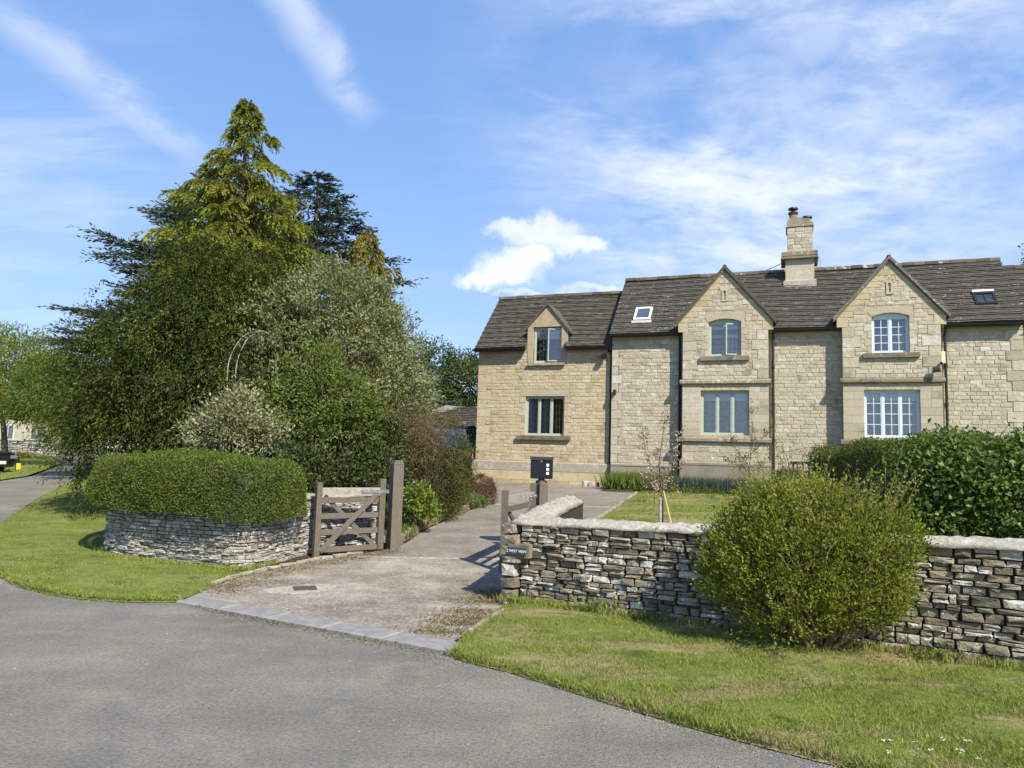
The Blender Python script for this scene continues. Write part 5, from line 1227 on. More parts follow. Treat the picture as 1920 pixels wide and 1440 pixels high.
ff = rng.random(n1); tt_ = 1 - (1 - ff ** 2.6) ** (1 / 2.6); dd = tt_ * .26; P1 = np.column_stack([p0 - nrm[:, :2] * dd[:, None], hedge_low(p0[:, 0], p0[:, 1]) + (1.44 - hedge_low(p0[:, 0], p0[:, 1])) * ff]); O1 = nrm * (1 - ff[:, None] ** 2) + UP * (0.1 + ff[:, None] ** 3)
x = rng.uniform(outl[:, 0].min(), outl[:, 0].max(), n2 * 3); y = rng.uniform(outl[:, 1].min(), outl[:, 1].max(), n2 * 3); k = inside(hpoly, x, y); x, y = x[k][:n2], y[k][:n2]; dd = edge_dist(hpoly, x, y); P2 = np.column_stack([x, y, hedge_z(x, y, dd)]); O2_ = np.tile(UP, (len(x), 1))
P = np.concatenate([P1, P2]); O_ = np.concatenate([O1, O2_]); n = len(P); P += unit(n) * .018 + O_ / (np.linalg.norm(O_, axis=1, keepdims=True) + 1e-9) * (0.022 * (np.sin(P[:, 0] * 7.3 + P[:, 2] * 5) + np.sin(P[:, 0] * 3.1 - P[:, 1] * 6.7 + 1.3) + np.sin(P[:, 2] * 13 + P[:, 0] * 11)))[:, None] * .6
ns_ = 420; sp0 = P2[rng.integers(0, len(P2), ns_)]; spd = UP * .9 + unit(ns_) * .5; kk = np.linspace(.1, 1, 6); sP = (sp0[:, None, :] + spd[:, None, :] * (kk[None, :, None] * rng.uniform(.05, .12, ns_)[:, None, None])).reshape(-1, 3); sO = np.repeat(spd, 6, 0)
P = np.concatenate([P, sP]); O_ = np.concatenate([O_, sO]); n = len(P)
leaf_mesh('foliage', P, O_ * 0.7 + unit(n) * .8 + UP * .25, O_ + unit(n) * .7, rng.uniform(.020, .046, n), rng.uniform(.011, .021, n), 'leaf_box', hedge, None, HO)

# ---- timber gates
def gate(name, label, hinge, latch, h, posts, group):
    hx, hy = hinge; lx, ly = latch; zb = float(terr(lx, ly)); th = thing(name, label, 'gate', (hx, hy, zb), math.atan2(ly - hy, lx - hx), group); Lg = math.hypot(lx - hx, ly - hy)
    def part(nm, mat, fn): mb = MB(); mb.cur = random.random(); fn(mb); return mb.build(nm, mat, th)
    part('hinge_stile', 'timber', lambda m: m.box(0.0, 0.10, -.04, .04, .07, h + .13, .008))
    part('latch_stile', 'timber', lambda m: (m.box(Lg - .085, Lg, -.038, .038, -0.02, h + .07, .008)))
    part('top_rail', 'pale_timber', lambda m: m.prism([(0.10, h - .13), (Lg - .085, h - .10), (Lg - .085, h - .01), (0.10, h - .01)], 1, -.034, .034))
    for i in range(4):
        z = .12 + (h - .32) * (i / 3.0) ** 0.95
        part('rail', 'timber', lambda m: m.box(0.10, Lg - .085, -.012, .012, z - .04, z + .04))
    part('brace', 'timber', lambda m: m.bar((0.14, .030, h - .06), (Lg - .12, .030, .12), .03, .075, (0, 1, 0)) if False else m.bar((0.14, .026, h - .10), (Lg - .10, .026, .10), .075, .025, (0, 1, 0)))
    part('brace', 'timber', lambda m: m.bar((Lg - .16, -.026, h - .14), (.14, -.026, .14), .065, .025, (0, 1, 0)))
    hs = part('hinge_strap', 'galvanised', lambda m: (m.box(-0.06, .44, -.043, -.036, h - .10, h - .045), m.box(-0.06, .44, .036, .043, h - .10, h - .045)))
    bm_ = MB()
    for x in (.06, .2, .36): bm_.tube([(x, -.052, h - .072), (x, .052, h - .072)], .011, 6)
    bm_.build('bolt', 'galvanised', hs, kind='stuff')
    part('lower_hinge', 'galvanised', lambda m: (m.box(-.05, .10, -.046, -.040, .22, .26), m.tube([(-.05, -.02, .17), (-.05, -.02, .28)], .014, 6)))
    return th
gate('field_gate', 'open weathered timber gate in front of the pale stone wall', (-1.98, 12.02), (-2.87, 11.25), 1.05, None, 'pair of timber drive gates')
gate('field_gate', 'open weathered timber gate mostly hidden behind the dark wall end', (0.40, 12.0), (-0.06, 10.35), 1.05, None, 'pair of timber drive gates')
def post(name, label, x, y, h, wd, cat='gate post'):
    z = float(terr(x, y)); th = thing(name, label, cat, (x, y, z), 0.55); mb = MB(); mb.cur = random.random(); b = wd / 2
    mb.box(-b, b, -b, b, -.2, h - .07, .01); mb.build('shaft', 'timber', th)
    mb = MB(); mb.add([(-b, -b, h - .07), (b, -b, h - .07), (b, b, h - .07), (-b, b, h - .07), (-b * .72, -b * .8, h), (b * .72, -b * .8, h), (b * .72, b * .8, h), (-b * .72, b * .8, h)], [(0, 1, 5, 4), (1, 2, 6, 5), (2, 3, 7, 6), (3, 0, 4, 7), (4, 5, 6, 7)]); mb.build('weathered_top', 'timber', th)
    return th
post('gate_post', 'tall thick timber gate post at the left of the drive', -1.82, 12.16, 1.42, 0.175)
post('gate_post', 'timber gate post carrying the black mailbox right of the drive', 0.52, 12.15, 1.12, 0.16)
mb = None
mbx = thing('mailbox', 'black metal mailbox with three white squares on the right gate post', 'mailbox', (0.52, 12.15, float(terr(.52, 12.15)) + 1.12), 0.02)
mb = MB(); mb.box(-.175, .175, -.10, .10, .03, .335, .006); mb.build('box', 'black_paint', mbx)
mb = MB(); mb.prism([(-.125, .337), (-.125, .352), (.11, .385), (.11, .337)], 0, -.185, .185); mb.build('lid', 'black_iron', mbx)
for z in (.25, .185, .12): mb = MB(); mb.box(.07, .112, -.1035, -.1005, z - .021, z + .021); mb.build('square', 'white_letter', mbx)
mb = MB(); mb.tube([(-.01, -.100, .31), (-.01, -.108, .31)], .012, 8); mb.build('lock', 'galvanised', mbx)
mb = MB(); mb.box(-.05, .05, -.05, .05, -.02, .03); mb.build('bracket', 'black_paint', mbx)

# ================================================================ PLANTS
random.seed(91)
# golden conifer with nodding tips, the tallest of the group
whorl_tree('conifer_tree', 'tall golden green conifer with drooping branch tips, highest of the trees', 'tree', (-7.05, 18.6), 10.7,
           lambda f: 4.5 * (1 - f) ** 0.86 * (1 if f > .15 else .6) + 0.10, 215, 0.46, 0.24, 13, 0.66, 'leaf_gold', 0.115, 0.042, z0=1.0, hang=0.75, trunk_r=.2, seg=9, seed=4, tip=0.5, tipmin=0.18)
# blue cedars behind, in flat tiers
whorl_tree('cedar_tree', 'blue green cedar behind the golden conifer, branches reaching out left', 'tree', (-9.9, 24.5), 10.9,
           lambda f: 4.9 * (1 - f ** 2.6) * (0.55 + 0.45 * min(1, f * 2)) + .3, 135, 0.10, 0.16, 11.0, 0.95, 'leaf_cedar', 0.17, 0.060, z0=2.2, hang=0.02, trunk_r=.35, seg=8, seed=9, tip=0.3, zpow=0.9, taper=0.35)
whorl_tree('cedar_tree', 'blue green cedar behind the silvery tree, pointed top and tiers reaching right', 'tree', (-6.75, 24.2), 10.9,
           lambda f: 5.6 * (1 - f) ** 0.78 + .2, 130, 0.08, 0.18, 11.0, 0.82, 'leaf_cedar', 0.16, 0.056, z0=1.6, hang=0.02, trunk_r=.3, seg=8, seed=12, tip=0.3, taper=0.4)
whorl_tree('weeping_conifer', 'golden brown weeping conifer top above the silvery tree', 'tree', (-3.85, 19.0), 7.45,
           lambda f: 1.15 * (1 - f ** 4) ** 0.7, 110, 0.55, 0.35, 20, 0.50, 'leaf_weeping_gold', 0.11, 0.036, z0=2.0, hang=1.3, trunk_r=.12, seg=9, seed=15, tip=0.4)
# yew
shrub('yew_tree', 'large dark green yew hanging over the clipped hedge', 'tree', (-6.7, 15.9, None),
      [(-6.55, 15.9, 3.3, 1.9, 1.7, 2.3), (-7.95, 15.7, 2.75, 1.35, 1.4, 2.1), (-5.35, 15.8, 2.7, 1.3, 1.3, 2.2), (-5.75, 16.6, 4.2, 1.35, 1.2, 1.35), (-8.3, 16.6, 3.3, 1.0, 1.1, 1.5), (-6.7, 15.8, 4.95, 1.15, 1.0, 1.0), (-6.0, 16.2, 5.15, 1.1, 1.0, 1.0)],
      7600, 17, 0.035, 0.085, 0.028, 'leaf_yew', stem_r=.20, nstem=40, seed=2, zmin=-0.95, depth=0.34, bump=0.50, frond=.40, fdroop=.75)
shrub('silvery_tree', 'broad silvery grey green leafy tree right of the dark yew', 'tree', (-3.9, 15.7, None),
      [(-4.1, 15.7, 3.45, 1.65, 1.35, 2.0), (-3.0, 15.9, 3.15, 1.05, 1.1, 1.75), (-4.75, 15.3, 2.7, 1.2, 1.1, 1.4), (-3.6, 16.0, 4.4, 1.1, 1.0, 1.2), (-2.55, 16.2, 2.7, .75, .9, 1.3)],
      3300, 15, 0.05, 0.085, 0.036, 'leaf_silver', 'bark', stem_r=.10, nstem=42, seed=5, zmin=-0.9, depth=0.26, bump=0.38, frond=.30, fup=.5, fdroop=.2)
shrub('green_shrub', 'fresh bright green shrub in front of the silvery tree', 'shrub', (-3.7, 14.5, None),
      [(-4.0, 14.5, 2.75, .85, .65, .85), (-3.35, 14.45, 2.35, .85, .6, .85), (-4.5, 14.6, 2.3, .5, .5, .5)], 900, 14, 0.04, 0.066, 0.034, 'leaf_bright', stem_r=.03, nstem=26, seed=7, zmin=-.8, depth=.35, bump=.4, frond=.22, fup=.3)
shrub('variegated_shrub', 'pale variegated bush behind the clipped hedge', 'shrub', (-5.1, 13.9, None),
      [(-5.15, 13.8, 1.98, .72, .5, .48), (-4.55, 13.9, 1.9, .45, .4, .35), (-5.0, 13.9, 2.4, .3, .3, .3)], 520, 12, 0.06, 0.075, 0.036, 'leaf_variegated', 'pale_bark', stem_r=.025, nstem=22, seed=8, zmin=-.8, depth=.3, bump=.3, frond=.2, fup=.5)
shrub('laurel_shrub', 'dark glossy laurel mass behind the left gate', 'shrub', (-3.0, 14.3, None),
      [(-3.1, 14.25, 1.2, .95, .6, .75), (-2.4, 14.2, 1.0, .55, .45, .72), (-3.75, 13.6, 1.25, .5, .6, .6), (-2.9, 14.8, 1.9, .9, .5, .6)], 1100, 12, 0.07, 0.085, 0.036, 'leaf_dark', stem_r=.03, nstem=22, seed=9, zmin=-.9, depth=.25, bump=.3)
shrub('evergreen_shrub', 'rounded dark olive evergreen shrub beside the upper drive', 'shrub', (-1.6, 16.1, None),
      [(-1.60, 16.3, 1.35, .72, .7, 1.05), (-1.50, 15.5, 1.05, .48, .5, .75), (-2.15, 15.6, 1.0, .45, .5, .8)], 1300, 14, 0.06, 0.055, 0.022, 'leaf_olive', stem_r=.04, nstem=18, seed=10, zmin=-.95, depth=.16, bump=.22, frond=.16, fup=.2)
shrub('laurel_shrub', 'small bright yellow green laurel right of the tall gate post', 'shrub', (-1.62, 13.75, None),
      [(-1.66, 13.75, .78, .27, .26, .30), (-1.5, 13.9, .62, .2, .2, .2)], 130, 9, 0.05, 0.085, 0.040, 'leaf_laurel', stem_r=.015, nstem=8, seed=11, zmin=-.6)
shrub('heather_mound', 'low red brown clipped mound at the bend of the drive', 'shrub', (-0.72, 18.7, None),
      [(-0.70, 18.7, .72, .40, .42, .46)], 420, 14, 0.035, 0.04, 0.014, 'leaf_heather', stem_r=.015, nstem=8, seed=12, zmin=-.6, depth=.08, bump=.1)
fl = shrub('bluebell_clump', 'bluebells and green leaves below the red brown mound', 'flower clump', (-0.95, 17.7, None),
      [(-0.98, 17.75, .52, .26, .4, .24), (-0.72, 17.95, .48, .2, .25, .18)], 240, 10, 0.05, 0.085, 0.022, 'leaf_bright', stem_r=.006, nstem=8, seed=13, zmin=-.2, up=.8)
k = 220; P = np.array([-0.98, 17.6, .68]) + rng.normal(size=(k, 3)) * np.array([.16, .25, .07]); leaf_mesh('petals', P, unit(k), unit(k), .03, .022, 'petal_blue', fl, None, tuple(fl.location), kind='stuff')
# bare twiggy bush
tb = thing('twiggy_bush', 'brown bush of bare arching twigs above the olive evergreen', 'shrub', (-1.95, 15.6, float(terr(-1.95, 15.6))))
mb = MB(tuple(tb.location)); g = np.random.default_rng(3)
for i in range(420):
    a = g.random() * 6.28; rr = g.random() ** .6 * 1.0; tip_ = np.array([-2.05 + math.cos(a) * rr, 15.4 + math.sin(a) * rr * .8, 1.75 + g.random() * 1.1 - rr * .35]); b0 = np.array([-1.95, 15.6, .5]) + g.normal(size=3) * .1
    q_ = [b0 * (1 - f) + tip_ * f + np.array([0, 0, 0.45 * math.sin(f * 3.14)]) + g.normal(size=3) * .03 for f in (0, .3, .55, .8, 1)]; mb.tube(q_, [.007, .006, .005, .004, .002], 3, False)
    for j in range(3): p0 = q_[2 + j % 3]; mb.tube([p0, p0 + np.array([g.normal() * .22, g.normal() * .18, g.normal() * .16 - .02])], [.003, .0015], 3, False)
mb.build('branches', 'twig_brown', tb, fix=False)
P, T, N, ci, C_, O_ = blob_leaves([(-2.1, 15.4, 2.25, .85, .7, .6)], 300, 4, .07, 3); leaf_mesh('foliage', P, T, N, .045, .018, 'leaf_olive', tb, None, tuple(tb.location))
# arching bare pale stems in front of the silvery tree
at_ = thing('leafless_shrub', 'leafless shrub with two pale stems arching over against the silvery tree', 'shrub', (-5.35, 14.6, 1.2))
for dx in (0.0, .16):
    mb = MB((-5.35, 14.6, 1.2)); arc_ = smooth_path([(-5.5 + dx, 2.6), (-5.52 + dx, 3.3), (-5.30 + dx * .8, 3.80), (-4.95 + dx * .4, 3.95), (-4.62, 3.80)], .12); mb.tube([(p[0], 14.42, p[1]) for p in arc_], [.013 - .008 * i / len(arc_) for i in range(len(arc_))], 5); mb.build('stem', 'pale_bark', at_, fix=False)
# trailing leaves and bulbs along the bed edge
def tufts(name, label, cat, pts, n, h, wd, mat, spread, group=None, kind=None, lean=.5):
    pts = np.array(pts, float); c = pts[rng.integers(0, len(pts), n)] + rng.normal(size=(n, 2)) * spread; z = terr(c[:, 0], c[:, 1]) + .03
    T = np.tile(UP, (n, 1)) + unit(n) * lean; T[:, 2] = np.abs(T[:, 2]) + .2
    N = unit(n); N[:, 2] *= .3
    o = leaf_mesh(name, np.column_stack([c, z]), T, N, h * rng.uniform(.5, 1.3, n), wd * rng.uniform(.7, 1.3, n), mat, None, None, (pts[0][0], pts[0][1], 0), label=label, cat=cat, group=group, kind=kind); o.location = (pts[0][0], pts[0][1], 0); return o
edge = dl[(dl[:, 1] > 12.7) & (dl[:, 1] < 17)] + np.array((-.28, 0))
tufts('border_leaves', 'strappy green leaves spilling along the brick edged shrub bed', 'border plants', edge, 2600, .17, .018, 'leaf_bright', .12, kind='stuff')

# ---- trees beyond
def far_tree(label, x, y, blobs, mat, n, L, Wd, seed, stem=.16, name='leafy_tree', per=12, sig=.28, group=None):
    return shrub(name, label, 'tree', (x, y, None), [(x + b[0], y + b[1], b[2], b[3], b[4], b[5]) for b in blobs], n, per, sig * .6, L, Wd, mat, 'bark', stem_r=stem, nstem=14, seed=seed, zmin=-.8, depth=.24, bump=.34, frond=sig * 1.6, fup=.1, fdroop=.3, group=group)
far_tree('dark leafy tree seen in the gap left of the house', -5.3, 44, [(0, 0, 5.6, 2.6, 2.2, 2.9), (-1.2, .5, 4.6, 1.8, 1.8, 2.4)], 'leaf_far', 950, .22, .10, 31)
far_tree('greener tree touching the left corner of the house', -2.4, 46, [(0, 0, 5.6, 2.2, 2.0, 2.9), (1.5, 0, 5.0, 1.6, 1.6, 2.4)], 'leaf_far', 900, .22, .10, 32)
far_tree('low bushy tree behind the slate roofed garage', -8.4, 42, [(0, 0, 4.4, 2.4, 2.0, 2.5)], 'leaf_far', 700, .22, .10, 33)
far_tree('yellow green willow at the far left edge', -24.2, 36, [(0, 0, 4.9, 2.7, 2.4, 2.3), (2.2, -.5, 4.4, 1.5, 1.6, 1.8), (-2.5, 0, 4.7, 2.0, 2, 2.2)], 'leaf_willow', 1500, .22, .06, 34)
far_tree('light green tree between the willow and the dark yew', -18.0, 30, [(0, 0, 3.9, 1.6, 1.5, 1.25), (1.5, .3, 3.3, 1.2, 1.2, 1.2), (-1.3, .3, 3.4, 1.0, 1.0, .9)], 'leaf_fresh', 1000, .14, .055, 35, .10, sig=.2)
far_tree('small fresh green tree overhanging the far end of the lane', -14.7, 25.5, [(0, 0, 2.5, 1.15, 1.0, .7), (.7, -.3, 3.2, .8, .8, .9), (-.4, 0, 1.9, .7, .6, .35)], 'leaf_fresh', 700, .10, .045, 36, .06, sig=.14)
far_tree('dark tree crown rising behind the right end of the roof', 30.3, 40, [(0, 0, 11.4, 2.4, 2.4, 2.3), (1.8, 0, 13.2, 2.6, 2.4, 2.2), (-.9, 0, 13.9, .9, .8, .35)], 'leaf_far', 900, .24, .11, 37, .25)
for i, (x, y, s) in enumerate(((-46, 74, 1.0), (-39, 82, 1.2), (-30, 80, 1.1), (-21, 84, 1.15), (-12, 70, 1.0))):
    lab = ['distant tree behind the far cottage, furthest left', 'distant tree above the far cottage chimney', 'distant tree beyond the end of the lane', 'distant tree mostly hidden behind the cedars', 'distant tree behind the garage and evergreen shrubs'][i]
    far_tree(lab, x, y, [(0, 0, 5.0 * s, 4.2 * s, 3.5, 4.2 * s)], 'leaf_far', 520, .42, .2, 40 + i, .25, sig=.5, group='distant trees along the skyline')

# ---- hedges and bushes on the right
def hedge_run(name, label, path, width, ztop, mat, nleaf, L, Wd, seed, wob=.10, lump_k=1.6):
    at, LL = path_frames(path); off = (path[0][0], path[0][1], float(terr(*path[0]))); th = thing(name, label, 'hedge', off)
    g = np.random.default_rng(seed); ph = g.random(8) * 6.28
    def surf(s, v, inset=0.):
        x, y, tx, ty = at(s); nx, ny = ty, -tx; zb = float(terr(x, y)); zt = ztop(s / LL); hgt = zt - zb; hw = width / 2
        e = min(1, min(s, LL - s) / .5); e = math.sqrt(max(0, 1 - (1 - e) ** 2)) * .35 + .65
        a = v * math.pi; c, s_ = math.cos(a), math.sin(a); px_ = math.copysign(abs(c) ** .45, c) * hw * e; pz = abs(s_) ** .45 * hgt * (0.9 + .1 * e)
        b = wob * (math.sin(s * 2.3 + ph[0] + v * 5) + .7 * math.sin(s * 4.9 + ph[1] - v * 9) + .5 * math.sin(v * 17 + s * 1.7 + ph[2])) / 2
        nrm = np.array([nx * c, ny * c, s_]); nrm /= np.linalg.norm(nrm) + 1e-9
        return np.array([x + nx * px_, y + ny * px_, zb + pz]) + nrm * (b - inset), nrm
    ns, nv_ = max(8, int(LL / .12)), 20; vs_ = [surf(LL * i / ns, j / nv_, .13)[0] for i in range(ns + 1) for j in range(nv_ + 1)]
    fs = [(i * (nv_ + 1) + j, (i + 1) * (nv_ + 1) + j, (i + 1) * (nv_ + 1) + j + 1, i * (nv_ + 1) + j + 1) for i in range(ns) for j in range(nv_)] + [tuple(range(nv_ + 1)), tuple(ns * (nv_ + 1) + j for j in range(nv_, -1, -1))]
    mb = MB(off); mb.add(vs_, fs); mb.build('twigs', 'leaf_dark', th)  # closed dark shell added under the foliage to keep the hedge opaque
    P = np.zeros((nleaf, 3)); O_ = np.zeros((nleaf, 3)); nc = nleaf // 10; cs, cv = rng.random(nc) * LL, rng.random(nc) ** .8 * .85
    ci = rng.integers(0, nc, nleaf); cb = rng.uniform(-.03, .10, nc)
    for i in range(nleaf):
        k = ci[i]; p, n_ = surf(min(LL, max(0, cs[k] + g.normal() * .07)), min(1, max(0, cv[k] + g.normal() * .025)), cb[k]); P[i] = p; O_[i] = n_
        if cs[k] < .12 or cs[k] > LL - .12:
            _, _, tx, ty = at(cs[k]); f = -1 if cs[k] < .12 else 1; r_ = g.random(); cx, cy, _, _ = at(cs[k]); P[i] = np.array([cx, cy, off[2]]) * (1 - r_) + np.array([p[0], p[1], p[2]]) * r_; P[i][2] = off[2] + (p[2] - off[2]) * (0.2 + .8 * g.random()); O_[i] = np.array([tx * f, ty * f, .1])
    P += unit(nleaf) * .035
    rn = np.clip(rng.random(nc)[ci] * .45 + rng.random(nleaf) * .55, 0, 1)
    leaf_mesh('foliage', P, O_ * .55 + unit(nleaf) * .8 + UP * .1, O_ + UP * .3 + unit(nleaf) * .7, L * rng.uniform(.6, 1.3, nleaf), Wd * rng.uniform(.7, 1.2, nleaf), mat, th, rn, off)
    return th
hedge_run('garden_hedge', 'clipped fine leaved hedge dividing the gardens in front of the right cottage', smooth_path([(7.0, 16.2), (6.75, 13.5), (6.35, 11.0), (5.9, 9.6)], .15), 1.35, lambda f: 2.06 + .06 * f, 'leaf_hedge', 24000, .048, .022, 51, .09)
shrub('viburnum_hedge', 'tall bushy hedge of large glossy leaves above the right-hand wall', 'hedge', (6.4, 8.5, None),
      [(5.30, 8.95, 1.10, .76, .75, .92), (6.05, 8.65, 1.18, .85, .8, .98), (7.0, 8.3, 1.18, .9, .8, 1.0), (8.0, 8.0, 1.2, .9, .8, 1.0)],
      4700, 10, 0.075, 0.064, 0.048, 'leaf_ivy', stem_r=.03, nstem=40, seed=52, zmin=-.9, depth=.16, bump=.22, outw=.5, up=.1)
shrub('privet_bush', 'big loose yellow green privet bush in front of the dark wall', 'bush', (2.78, 6.75, None),
      [(2.60, 6.74, .84, .56, .56, .46), (2.20, 6.8, .76, .33, .42, .40), (3.06, 6.64, .80, .38, .42, .42), (2.60, 6.66, .46, .52, .44, .40), (2.80, 6.88, 1.12, .28, .34, .30), (2.38, 6.76, 1.12, .25, .28, .26), (3.15, 6.62, .45, .28, .36, .28), (3.36, 6.6, .95, .22, .26, .22), (1.98, 6.82, .52, .20, .24, .2)],
      2900, 14, 0.025, 0.038, 0.018, 'leaf_privet', 'twig_brown', stem_r=.022, nstem=60, seed=61, zmin=-.75, depth=.24, bump=.38, frond=.17, fup=.9)
# whippy shoots standing out of the privet
pv = bpy.data.objects['privet_bush']; off = tuple(pv.location); g = np.random.default_rng(6); mb = MB(off); P = []; T = []
for i in range(230):
    a = g.random() * 6.28; b0 = np.array([2.78 + math.cos(a) * g.random() * .75, 6.75 + math.sin(a) * .45 * g.random(), .95 + g.random() * .35]); d = np.array([math.cos(a) * .5, math.sin(a) * .35, 1.0]) + g.normal(size=3) * .22; l = g.uniform(.14, .50)
    mb.tube([b0, b0 + d * l * .5, b0 + d * l + g.normal(size=3) * .03], [.004, .003, .0015], 3, False)
    for k in np.linspace(.15, 1, int(l * 38)):
        P.append(b0 + d * l * k + g.normal(size=3) * .008); T.append(d * .5 + g.normal(size=3) * .7)
leaf_mesh('shoots', np.array(P), np.array(T), unit(len(P)), rng.uniform(.025, .045, len(P)), .017, 'leaf_privet', pv, rng.uniform(.55, 1, len(P)), off); mb.build('shoot_stems', 'twig_brown', pv, fix=False)

# ---- young trees on the garden lawn
def young_tree(label, x, y, zs, forks, leaf, nleaf, L, Wd, seed, blossom=0, r0_=.022, spread=.05, name='young_tree'):
    g = np.random.default_rng(seed); z = float(terr(x, y)); th = thing(name, label, 'young tree', (x, y, z)); off = (x, y, z); mb = MB(off); tips = []
    for (pts, ra) in forks:
        pts = [np.array((x + p[0], y + p[1], p[2])) for p in pts]; n = len(pts); mb.tube(pts, [ra * (1 - .8 * i / (n - 1)) for i in range(n)], 6, False)
        if ra < r0_ * .95:
            for i in range(n - 1):
                for k in np.linspace(0, 1, 9): tips.append(pts[i] * (1 - k) + pts[i + 1] * k)
                for k in range(3):
                    p = pts[i] * .5 + pts[i + 1] * .5; q_ = p + np.array([g.normal() * .13, g.normal() * .13, abs(g.normal()) * .16]); mb.tube([p, q_], [.005, .002], 4, False); tips += [p * (1 - h) + q_ * h for h in (.3, .6, .8, 1)]
    mb.build('trunk', 'bark', th, fix=False); tips = np.array(tips)
    P = tips[g.integers(0, len(tips), nleaf)] + g.normal(size=(nleaf, 3)) * spread
    leaf_mesh('foliage', P, unit(nleaf) + UP * .1, unit(nleaf), L * rng.uniform(.6, 1.3, nleaf), Wd, leaf, th, None, off)
    if blossom:
        c = tips[g.integers(0, len(tips), max(1, blossom // 9))]; c = c[c[:, 2] < tips[:, 2].min() + (tips[:, 2].max() - tips[:, 2].min()) * .75]; P = c[g.integers(0, len(c), blossom)] + g.normal(size=(blossom, 3)) * .035
        leaf_mesh('blossom', P, unit(blossom), unit(blossom), .032, .028, 'petal_pink', th, None, off)
    return th
young_tree('young cherry tree with pink blossom and coppery leaves tied to a stake', 2.76, 13.5, 0, [
    ([(0, 0, .3), (0, 0, .95), (-.03, .02, 1.15)], .024), ([(-.03, .02, 1.1), (-.06, .05, 1.6), (0, .05, 2.1), (.03, .0, 2.55)], .016), ([(-.02, 0, 1.1), (-.2, .05, 1.5), (-.34, .02, 1.95), (-.38, 0, 2.15)], .013), ([(0, 0, 1.15), (.16, -.05, 1.55), (.25, 0, 2.0), (.28, .02, 2.2)], .013),
    ([(0, 0, 1.2), (.2, .05, 1.45), (.38, .0, 1.62)], .010), ([(-.03, 0, 1.1), (-.25, 0, 1.3), (-.48, .05, 1.42)], .009), ([(0, 0, 1.0), (.15, .1, 1.15), (.27, .1, 1.22)], .009)], 'leaf_copper', 420, .055, .028, 71, 620)
young_tree('little round headed purple tree on a thin trunk in the garden lawn', 3.66, 18.9, 0, [([(0, 0, .5), (0, 0, 1.0)], .022), ([(0, 0, .98), (-.15, 0, 1.15), (-.28, 0, 1.2)], .009), ([(0, 0, .98), (.15, 0, 1.2), (.26, .05, 1.22)], .009), ([(0, 0, .98), (.02, .1, 1.25), (0, .1, 1.42)], .009), ([(0, 0, .98), (-.05, -.12, 1.2), (-.1, -.15, 1.35)], .009)], 'leaf_copper', 330, .055, .03, 72, 90, spread=.06)
young_tree('thin sapling with sparse leaves in front of the left bay window', 6.15, 19.3, 0, [([(0, 0, .6), (.02, 0, 1.6), (.06, 0, 2.0)], .024), ([(.05, 0, 1.9), (.1, 0, 2.6), (.05, 0, 3.35)], .014), ([(.0, 0, 1.6), (-.3, 0, 2.0), (-.45, 0, 2.4)], .012), ([(.05, 0, 1.9), (.35, .1, 2.3), (.6, .1, 2.65)], .012), ([(.02, 0, 1.4), (.4, 0, 1.75), (.7, 0, 2.1)], .010), ([(.02, 0, 1.5), (-.25, .1, 1.6), (-.55, .1, 1.75)], .010)], 'leaf_olive', 760, .06, .026, 73, 0, spread=.05, name='sapling')
young_tree('bare thin shrub stems against the wall left of the hedge', 7.5, 19.8, 0, [([(0, 0, .7), (0, 0, 1.2)], .018), ([(0, 0, 1.15), (-.2, 0, 1.9), (-.5, 0, 2.6)], .010), ([(0, 0, 1.15), (-.05, 0, 1.8), (-.1, 0, 2.3)], .009), ([(0, 0, 1.15), (.2, 0, 1.7), (.3, 0, 2.1)], .009)], 'leaf_copper', 160, .05, .02, 74, 0, name='bare_shrub')
st_ = thing('tree_stake', 'rough grey wooden stake standing beside the young cherry', 'stake', (2.70, 13.42, float(terr(2.7, 13.42)))); mb = MB(); mb.tube([(0, 0, -.1), (0, 0, .72), (0, 0, .74)], [.032, .030, .022], 7); mb.build('post', 'pale_timber', st_); mb = MB(); mb.lathe([(.036, .60), (.036, .64)], (.012, .01, 0), 8); mb.build('tie', 'black_iron', st_)
mb = MB((2.88, 13.3, .3)); mb.tube([(2.92, 13.25, .33), (2.76, 13.45, 1.12)], .014, 6); o = mb.build('bamboo_cane', 'cane', None, fix=True, label='yellow bamboo cane leaning on the young cherry', cat='cane'); o.location = (2.88, 13.3, .3)

# ---- planting along the foot of the house
def bedline(u0_, u1_, w0, w1, n): u = rng.uniform(u0_, u1_, n); ww = rng.uniform(w0, w1, n); return np.array([FP(a, b) for a, b in zip(u, ww)])
tufts('border_leaves', 'tall strappy green border plants below the first wall of the cottage', 'border plants', bedline(4.95, 6.8, .4, 1.4, 260), 5200, .46, .030, 'leaf_bright', .12, lean=.55, kind='stuff')
tufts('border_leaves', 'grey green lavender and grasses under the left bay window', 'border plants', bedline(7.0, 10.4, .75, 1.4, 260), 4600, .40, .018, 'leaf_cedar', .10, lean=.35, kind='stuff')
tufts('border_leaves', 'low green leaves edging the bed along the garden lawn', 'border plants', bedline(5.2, 13, 1.15, 1.5, 300), 5200, .18, .028, 'leaf_bright', .10, lean=.8, kind='stuff')
shrub('border_shrub', 'dark green shrub at the house foot left of the bench', 'shrub', (*FP(10.2, 1.0), None), [(*FP(10.2, 1.0), 1.15, .5, .4, .38)], 260, 11, .06, .06, .026, 'leaf_dark', nstem=8, stem_r=.02, seed=81, zmin=-.5)
bn = thing('garden_bench', 'black garden bench partly hidden by the hedge end', 'bench', (*FP(11.0, 2.2), float(terr(*FP(11.0, 2.2)))), HROT)
